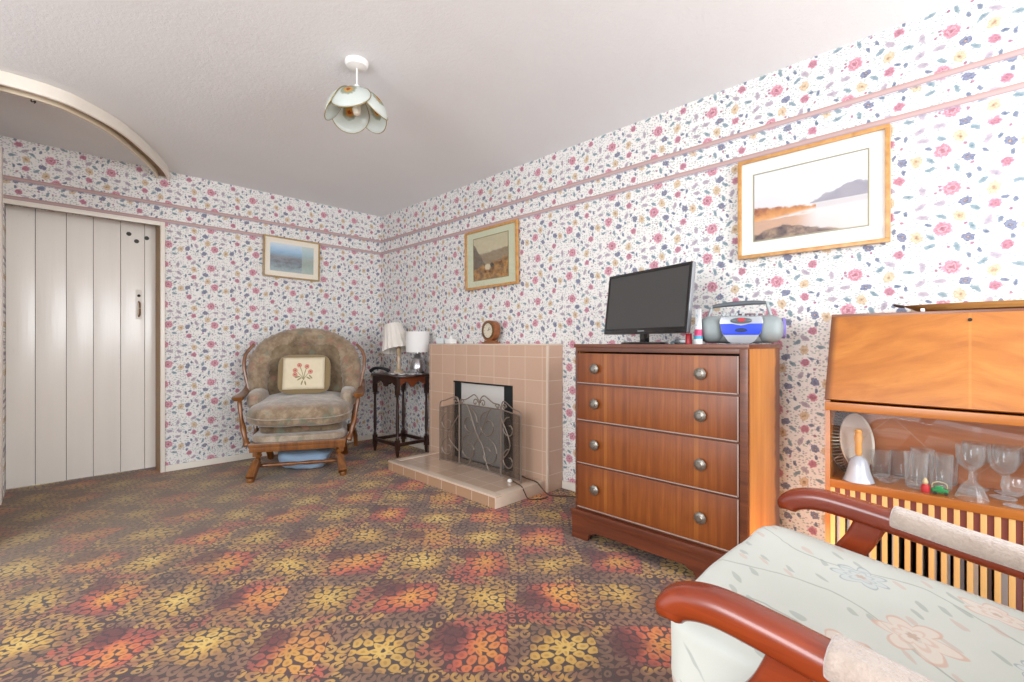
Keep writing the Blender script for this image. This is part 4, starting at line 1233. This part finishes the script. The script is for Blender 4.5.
for x in (-.285, .285):
    bm = B(); sweep(bm, [(x*1.02, .60, .02), (x, .50, .10), (x*.98, .45, .19)], rrect(.045, .04, .006)); lathe(bm, [(0, 0), (.02, 0), (.022, .012), (.016, .024), (0, .026)], 14, c=(x*1.02, .60, 0))
    obj('rear_leg', bm, M_chairwood, ac)
bm = B(); sweep(bm, [Vector((-.27+.54*k/14, .03+.03*0, .085)) for k in range(15)], circ(.010, 12), scale=lambda t: 1+.5*abs(math.sin(t*PI*4)))
obj('cross_stretcher', bm, M_chairwood, ac)
# seat frame rail
bm = B(); box(bm, -.315, .315, -.045, -.018, .195, .240, .006); box(bm, -.32, .32, -.049, -.020, .228, .258, .005)
box(bm, -.315, -.285, -.02, .55, .205, .26, .004); box(bm, .285, .315, -.02, .55, .205, .26, .004); box(bm, -.335, .335, .53, .56, .205, .26, .004)
obj('seat_rail', bm, M_chairwood, ac)
bm = B(); softbox(bm, .63, .60, .060, e=.3, n=14, c=(0, .245, .282), bump=.006)
obj('seat_platform', bm, M_fabl, ac, smooth=180)
bm = B(); softbox(bm, .58, .52, .10, e=.35, n=14, c=(0, .27, .345), bump=.012)
obj('lower_cushion', bm, M_fabd, ac, smooth=180)
def seatc(P):
    z = P.z + .030*(1-(P.x/.40)**2)*(1 if P.z > 0 else .2)
    return (P.x*(1+.04*P.y), P.y - .04*(1-(P.x/.37)**2)*(1 if P.y < 0 else 0), z + .03*(P.y/.3)*1.0)
bm = B(); softbox(bm, .71, .58, .148, e=.5, n=18, c=(0, .20, .452), fn=seatc, bump=.012)
so = obj('seat_cushion', bm, M_fab, ac, smooth=180)
bm = B()
pp = [Vector((.359*math.copysign(abs(math.cos(a))**.5, math.cos(a)), .20+.293*math.copysign(abs(math.sin(a))**.5, math.sin(a))-.042*(1-math.cos(a)**2)*(1 if math.sin(a) < 0 else 0), .458+.03*math.sin(a))) for a in [2*PI*k/60 for k in range(60)]]
sweep(bm, pp, circ(.005, 6), closed=True)
obj('piping', bm, M_fabl, so)
# arms: turned posts + paddle arm ends + curved side rails
for s in (-1, 1):
    bm = B()
    path = cr([(s*.335, -.0, .235), (s*.355, .02, .30), (s*.385, .06, .42), (s*.405, .09, .55)], 6)
    sweep(bm, path, circ(.017, 12), scale=lambda t: 1.25-.5*t+.22*math.sin(t*PI*5)*(1-t*.3))
    obj('arm_post', bm, M_chairwood, ac)
    bm = B()
    path = cr([(s*.400, .035, .562), (s*.408, .075, .570), (s*.412, .16, .572), (s*.42, .30, .575), (s*.425, .42, .60), (s*.43, .50, .64)], 6)
    sweep(bm, path, rrect(.075, .026, .011), scale=lambda t: (.75+.45*math.sin(min(1, t*5)*PI/2)-.65*t, 1), up=(0, 0, 1))
    ar = obj('armrest', bm, M_chairwood, ac)
    bm = B(); softbox(bm, .12, .36, .15, e=.7, n=10, c=(s*.325, .30, .535), bump=.008)
    obj('arm_pad', bm, M_fabl, ar, smooth=180)
    # bentwood hoop at side of the back
    bm = B()
    path = cr([(s*.35, .36, .25), (s*.375, .39, .45), (s*.41, .40, .60), (s*.445, .415, .76), (s*.44, .44, .87), (s*.385, .47, .95)], 7)
    sweep(bm, path, rrect(.030, .026, .009), up=(0, 1, 0), scale=lambda t: 1-.25*t)
    obj('back_hoop', bm, M_chairwood, ac)
    bm = B(); sweep(bm, cr([(s*.33, .42, .24), (s*.335, .30, .30), (s*.37, .42, .22), (s*.38, .46, .10)], 5), rrect(.03, .03, .006))
    obj('side_strut', bm, M_chairwood, ac)
# back roll (arch) - ruffled
path = cr([(-.375, .36, .50), (-.395, .39, .64), (-.385, .425, .80), (-.315, .465, .915), (-.16, .50, .985), (0, .51, 1.005), (.16, .50, .985), (.315, .465, .915), (.385, .425, .80), (.395, .39, .64), (.375, .36, .50)], 10)
bm = B(); rings = []; N = len(path); ns = 22
for i, p in enumerate(path):
    t = (path[min(i+1, N-1)]-path[max(i-1, 0)]).normalized()
    fwd = Vector((0, -1, .12)).normalized(); side = t.cross(fwd).normalized(); fwd = side.cross(t)
    tt = i/(N-1); ruff = .0035*math.sin(i*1.9)+.002*math.sin(i*3.7)
    ra = .082+ruff; rb = .070+ruff*.6
    e_ = .6+.4*min(1, 6*min(tt, 1-tt))
    p = Vector((p.x*.87, p.y, p.z))
    rings.append([bm.verts.new(p+side*ra*e_*math.cos(2*PI*k/ns)+fwd*rb*e_*math.sin(2*PI*k/ns)) for k in range(ns)])
for A, D_ in zip(rings, rings[1:]):
    for k in range(ns): bm.faces.new((A[k], A[(k+1) % ns], D_[(k+1) % ns], D_[k]))
bm.faces.new(rings[0][::-1]); bm.faces.new(rings[-1])
obj('back_roll', bm, M_fab, ac, smooth=180)
# inner back panel, gently buttoned
def bk(P):
    return (P.x, P.y + .10*(1-(P.x/.36)**2) - .02*math.cos(P.x*16)*math.cos(P.z*12), P.z)
bm = B(); softbox(bm, .60, .13, .52, e=.5, n=18, c=(0, .40, .70), fn=bk, bump=.012)
obj('back_cushion', bm, M_fabd, ac, smooth=180)
bm = B(); softbox(bm, .60, .05, .62, e=.45, n=14, c=(0, .535, .66), fn=lambda P: (P.x, P.y-.06*(P.x/.33)**2, P.z))
obj('back_lining', bm, M_fabd, ac, smooth=180)

# embroidered cushion on the armchair
def embro():
    o = OBJ(); x, y, z = SEP(o)
    v = VM('MULTIPLY_ADD', NOI(o, 40, 2, out='Color'), (.006, .006, .006), o); x2, y2, z2 = SEP(VM('SUBTRACT', v, (.003, .003, .003)))
    c = MIX(NOI(o, 30, 3)*.6, hexc('#dccfb4'), hexc('#c8b898'))
    stem = None; fl = None; ctr = None
    for (fx, fz, sx) in ((-.033, .062, 0), (.022, .052, 0), (-.062, .022, 0), (.048, .010, 0), (-.062, -.012, 0)):
        # curved stem from (0,-.06) to flower
        ex, ez = fx, fz
        t = (z2+.055)/(ez+.055)
        cxx = t*t*ex*.6+t*ex*.4
        s_ = (x2-cxx).abs().step(.0035, .002)*t.gt(0.0)*t.lt(1.0)
        stem = s_ if stem is None else stem.max(s_)
        r = XYZL(x2-fx, z2-fz)
        fl = r if fl is None else fl.min(r)
    for (lx, lz, a) in ((-.03, -.045, .6), (.035, -.04, -.6), (.05, -.03, -.9), (-.012, -.075, 1.3), (.012, -.078, 1.8), (-.045, -.03, .2)):
        w = MAP(XYZ(x2-lx, z2-lz), rot=(0, 0, a), scale=(.020, .006, 1), tex=True); stem = stem.max(VM('LENGTH', w).step(1.05, .85))
    c = MIX(stem*.9, c, hexc('#7f7a52'))
    c = MIX(fl.step(.0185, .0155), c, hexc('#b5685a'))
    c = MIX((fl-.010).abs().step(.003, .0015)*.7, c, hexc('#dca79a'))
    return MIX(fl.step(.005, .003), c, hexc('#8a4a3a'))
ec = thing('scatter_cushion', 'cream square cushion embroidered with red flowers leaning on the far armchair back', 'cushion')
Mac = ac.location
ec.rotation_euler = (math.radians(-14), 0, math.radians(-28))
lp = Vector((.0, .265, .545)); ca, sa = math.cos(math.radians(-28)), math.sin(math.radians(-28))
ec.location = (Mac.x+ca*lp.x-sa*lp.y, Mac.y+sa*lp.x+ca*lp.y, lp.z+.02)
bm = B(); softbox(bm, .40, .09, .33, e=.55, n=18, c=(0, 0, .155), fn=lambda P: (P.x*(1-.05*(1-(2*P.z/.31)**2)), P.y*(1-.6*max(abs(P.x)/.19, abs(P.z)/.16)**3), P.z*(1-.06*(1-(2*P.x/.37)**2))))
obj('cushion_border', bm, mat('olive_gold_velvet', '#8a7550', .85, sheen=.5), ec, smooth=180)
bm = B()
nn = 12; g_ = []
for j in range(nn+1):
    row = []
    for i in range(nn+1):
        u, v = -1+2*i/nn, -1+2*j/nn
        x, z = u*.150, v*.125
        y = -.0475*(1-(u*u*.5)**2*.9)*(1-(v*v*.55)**2*.9)+.004
        yy = -.046*math.sqrt(max(0, 1-max(abs(x)/.185, abs(z)/.155)**3.6)) - .0035
        row.append(bm.verts.new((x, yy, z)))
    g_.append(row)
for j in range(nn):
    for i in range(nn): bm.faces.new((g_[j][i], g_[j][i+1], g_[j+1][i+1], g_[j+1][i]))
pn = obj('embroidered_panel', bm, mat('embroidered_linen', fn=embro, rough=.9), ec, smooth=180, loc=(0, 0, .155))
md = pn.modifiers.new('t', 'SOLIDIFY'); md.thickness = .003

# blue cloth bag beneath the armchair
def bagf(P):
    return (P.x*(1+.12*P.z/.06), P.y, P.z+.012*noise.noise(Vector((P.x*14, P.y*14, 1.3))))
bm = B(); softbox(bm, .36, .26, .13, e=.45, n=18, c=(0, 0, .072), fn=bagf, bump=.028)
bg = obj('cloth_bag', bm, mat('pale_blue_cloth', '#93abc4', .8, sheen=.3), smooth=180)
lp = Vector((.02, .25, 0)); bg.location = (Mac.x+ca*lp.x-sa*lp.y, Mac.y+sa*lp.x+ca*lp.y, 0); bg.rotation_euler = (0, 0, math.radians(-28))
tag(bg, 'folded pale blue cloth bag on the carpet under the far armchair', 'bag')

# ------------------------------------------------------------------ near armchair
def seatfab():
    o = OBJ(); 
    n0 = NOI(o, 7, 3, out='Color')
    v = VM('MULTIPLY_ADD', n0, (.05, .05, .05), o); v = VM('SUBTRACT', v, (.025, .025, .025))
    x, y, z = SEP(v); y = y+(z-.5)*.9; n1 = NOI(o, 30, 2)
    base = MIX(NOI(o, 5, 3), hexc('#bcc0b8'), hexc('#cfd1c9'))
    c = base
    P = XYZ(x, y)
    blue, pink, sage = hexc('#8f9ca0'), hexc('#c9a491'), hexc('#9aa598')
    # stems
    for (k, ph, a, off) in ((18, .3, .035, -.12), (15, 1.7, .045, .08), (21, 4.0, .03, .22)):
        s_ = (x-off-(y*k+ph).sin()*a-y*.25).abs().step(.0030, .0014)
        c = MIX(s_*.65, c, hexc('#8d948a'))
    vd, vc, vp = VOR(P, 22, 'F1', ('Distance', 'Color', 'Position'), dim='2D')
    r_, g_, b_ = SEP(vc)
    loc = VM('SUBTRACT', XYZ(x*22, y*22), VSC(vp, 22.0))
    # small leaves
    lv = MAP(loc, rot=(0, 0, .7), scale=(.40, .13, 1), tex=True); L = VM('LENGTH', lv)+(n1-.5)*.5
    c = MIX(L.step(1.0, .8)*g_.gt(.45)*.55, c, MIX(r_.gt(.45), hexc('#c3a79a'), hexc('#8f9a92')))
    # big flowers : outline petals
    for (fx, fy, R_, npet, colr, fillc) in ((.03, -.10, .062, 6, pink, '#dcc8ba'), (-.14, -.19, .045, 7, blue, '#b9c1c2'), (-.12, .13, .068, 9, hexc('#84949a'), '#b4bfc2'), (.17, .06, .06, 7, blue, '#bec6c9'), (.16, -.18, .048, 6, pink, '#dbc6ba'), (.02, .24, .06, 6, pink, '#dcc8ba'), (-.20, -.02, .042, 5, pink, '#dfcabd'), (.22, .22, .05, 7, blue, '#b9c1c2'), (-.02, .03, .035, 6, blue, '#c2c9ca')):
        dx, dy = x-fx, y-fy
        r = XYZL(dx, dy*1.15); th = dy.atan2(dx)
        R2 = ((th*(npet/2)).sin().abs()*.42+.58)*R_
        q_ = r/R2
        c = MIX(q_.step(1.0, .96)*.55, c, hexc(fillc))
        c = MIX((q_-1.0).abs().step(.085, .03)*.75, c, colr)
        c = MIX((q_-.5).abs().step(.09, .03)*.5, c, colr)
        c = MIX(q_.step(.22, .15)*.6, c, hexc('#b08e78'))
    return c
M_seat = mat('pale_floral_upholstery', rough=.75, fn=seatfab, sheen=.15, spec=.25, bump=(lambda: NOI(OBJ(), 300, 2), .12, .002))
M_plush = mat('beige_plush', rough=.95, sheen=.7, fn=lambda: MIX(NOI(OBJ(), 22, 5, .7), hexc('#a08c7e'), hexc('#c4b4a8')), bump=(lambda: NOI(OBJ(), 120, 4), .8, .008))
nc = thing('armchair', 'mahogany-armed armchair with pale floral seat in the right foreground', 'armchair', (1.040, -.012, 0), math.radians(180))
# local frame: front faces -y; after 173deg rotation front looks to +Y world. local +x -> world -x
sw2 = .315
def sfn(P):
    x, y, z = P
    tap = 1-.05*(y/.3)
    if z > 0: z += .007*(1-(x/.33)**2)*(1-(y/.32)**2)
    return (x*tap, y-.015*(1-(x/.33)**2)*(1 if y < 0 else 0), z-.11*(y+.30))
bm = B(); softbox(bm, .575, .60, .130, e=.15, n=24, c=(0, -.085, .436), fn=sfn, bump=.006)
sc_o = obj('seat_cushion', bm, M_seat, nc, smooth=180)
bm = B(); softbox(bm, .56, .57, .15, e=.25, n=14, c=(0, -.085, .320), bump=.006)
obj('seat_base', bm, M_plush, nc, smooth=180)
for s in (-1, 1):
    bm = B()
    # scroll arm, slightly bowed outwards
    k = s*.3325/.32
    path = cr([(k*.322, -.345, .512), (k*.322, -.352, .534), (k*.320, -.332, .556), (k*.320, -.285, .567), (k*.320, -.22, .562), (k*.320, -.12, .547), (k*.320, .0, .527), (k*.320, .14, .508), (k*.32, .27, .496)], 7)
    path = path[5:]
    def scl(t):
        e = math.sqrt(max(0.0, 1-(1-min(1, t/.085))**2))
        return (.35+.65*e, .30+.70*e)
    sweep(bm, path, rrect(.056, .050, .019, 5), scale=scl, up=(0, 0, 1), upf=lambda t: (0, -.9*(1-min(1, t/.12)), 1))
    a_o = obj('armrest', bm, M_mahog, nc, smooth=60)
    bm = B()
    cv = cr([(k*.320, -.142, .551), (k*.320, -.10, .544), (k*.320, .0, .527), (k*.320, .14, .508), (k*.320, .25, .498)], 7)
    sweep(bm, [p+Vector((0, 0, .012)) for p in cv], rrect(.070, .044, .021, 6), scale=lambda t: (.72+.28*math.sqrt(max(0, 1-(1-min(1, t/.08))**2)),)*2)
    obj('arm_cover', bm, M_plush, a_o, smooth=180)
    bm = B()
    pa = cr([(k*.320, -.175, .545), (k*.323, -.205, .48), (k*.326, -.255, .41), (k*.330, -.285, .35), (k*.335, -.30, .28), (k*.335, -.30, .15), (k*.335, -.29, .0)], 6)
    sweep(bm, pa, rrect(.030, .050, .010), up=(0, 1, 0), scale=lambda t: (1, 1.25-.45*min(1, t*1.6)))
    obj('arm_support_and_leg', bm, M_mahog, nc, smooth=60)
    bm = B(); sweep(bm, cr([(k*.31, .25, .56), (k*.31, .27, .40), (k*.31, .30, .2), (k*.31, .36, .0)], 5), rrect(.034, .05, .01), up=(0, 1, 0))
    obj('rear_leg', bm, M_mahog, nc, smooth=60)
bm = B(); box(bm, -.33, .33, -.335, -.31, .20, .25, .006); box(bm, -.335, -.315, -.31, .27, .20, .25, .004); box(bm, .315, .335, -.31, .27, .20, .25, .004)
obj('seat_rail', bm, M_mahog, nc)
bm = B(); softbox(bm, .60, .15, .62, e=.35, n=16, c=(0, 0, 0), M=T(0, .33, .73)@RX(math.radians(-12)), bump=.006)
obj('backrest', bm, M_seat, nc, smooth=180)

# ------------------------------------------------------------------ light
w = bpy.data.worlds.new('World'); sc.world = w; w.use_nodes = True
bg_ = w.node_tree.nodes['Background']; bg_.inputs[0].default_value = (.88, .94, 1.0, 1); bg_.inputs[1].default_value = 1.5
def area(name, loc, target, sx, sy, power, col=(1, 1, 1)):
    l = bpy.data.lights.new(name, 'AREA'); l.shape = 'RECTANGLE'; l.size = sx; l.size_y = sy; l.energy = power; l.color = col
    o = bpy.data.objects.new(name, l); C.objects.link(o); o.location = loc
    d_ = Vector(target)-Vector(loc); o.rotation_euler = d_.to_track_quat('-Z', 'Y').to_euler(); return o
area('window_light', (1.25, -1.6, 1.45), (1.25, 4, 1.35), 1.9, 1.3, 58, (.95, .975, 1))
area('side_fill_light', (-1.9, .6, 1.4), (2.4, 1.6, .9), 1.3, 1.3, 46, (.95, .975, 1))  # added fill from the left, lifts the far side of the room

area('warm_wall_fill', (1.92, .46, .10), (2.44, .50, .42), .2, .2, 1.3, (1, .5, .22))  # added unseen fill imitating orange bounce on the wall beside the chest

cam = bpy.data.cameras.new('camera'); co = bpy.data.objects.new('camera', cam); C.objects.link(co)
cam.sensor_width = 36; cam.lens = 465*36/1024; cam.shift_y = 2/1024; cam.clip_start = .02
co.location = (0, 0, HC); co.rotation_euler = (PI/2, 0, -math.radians(45.43))
sc.camera = co
sc.view_settings.view_transform = 'Standard'; sc.view_settings.look = 'None'
sc.view_settings.exposure = 0.32
sc.cycles.use_denoising = True
sc.cycles.max_bounces = 8; sc.cycles.transparent_max_bounces = 24
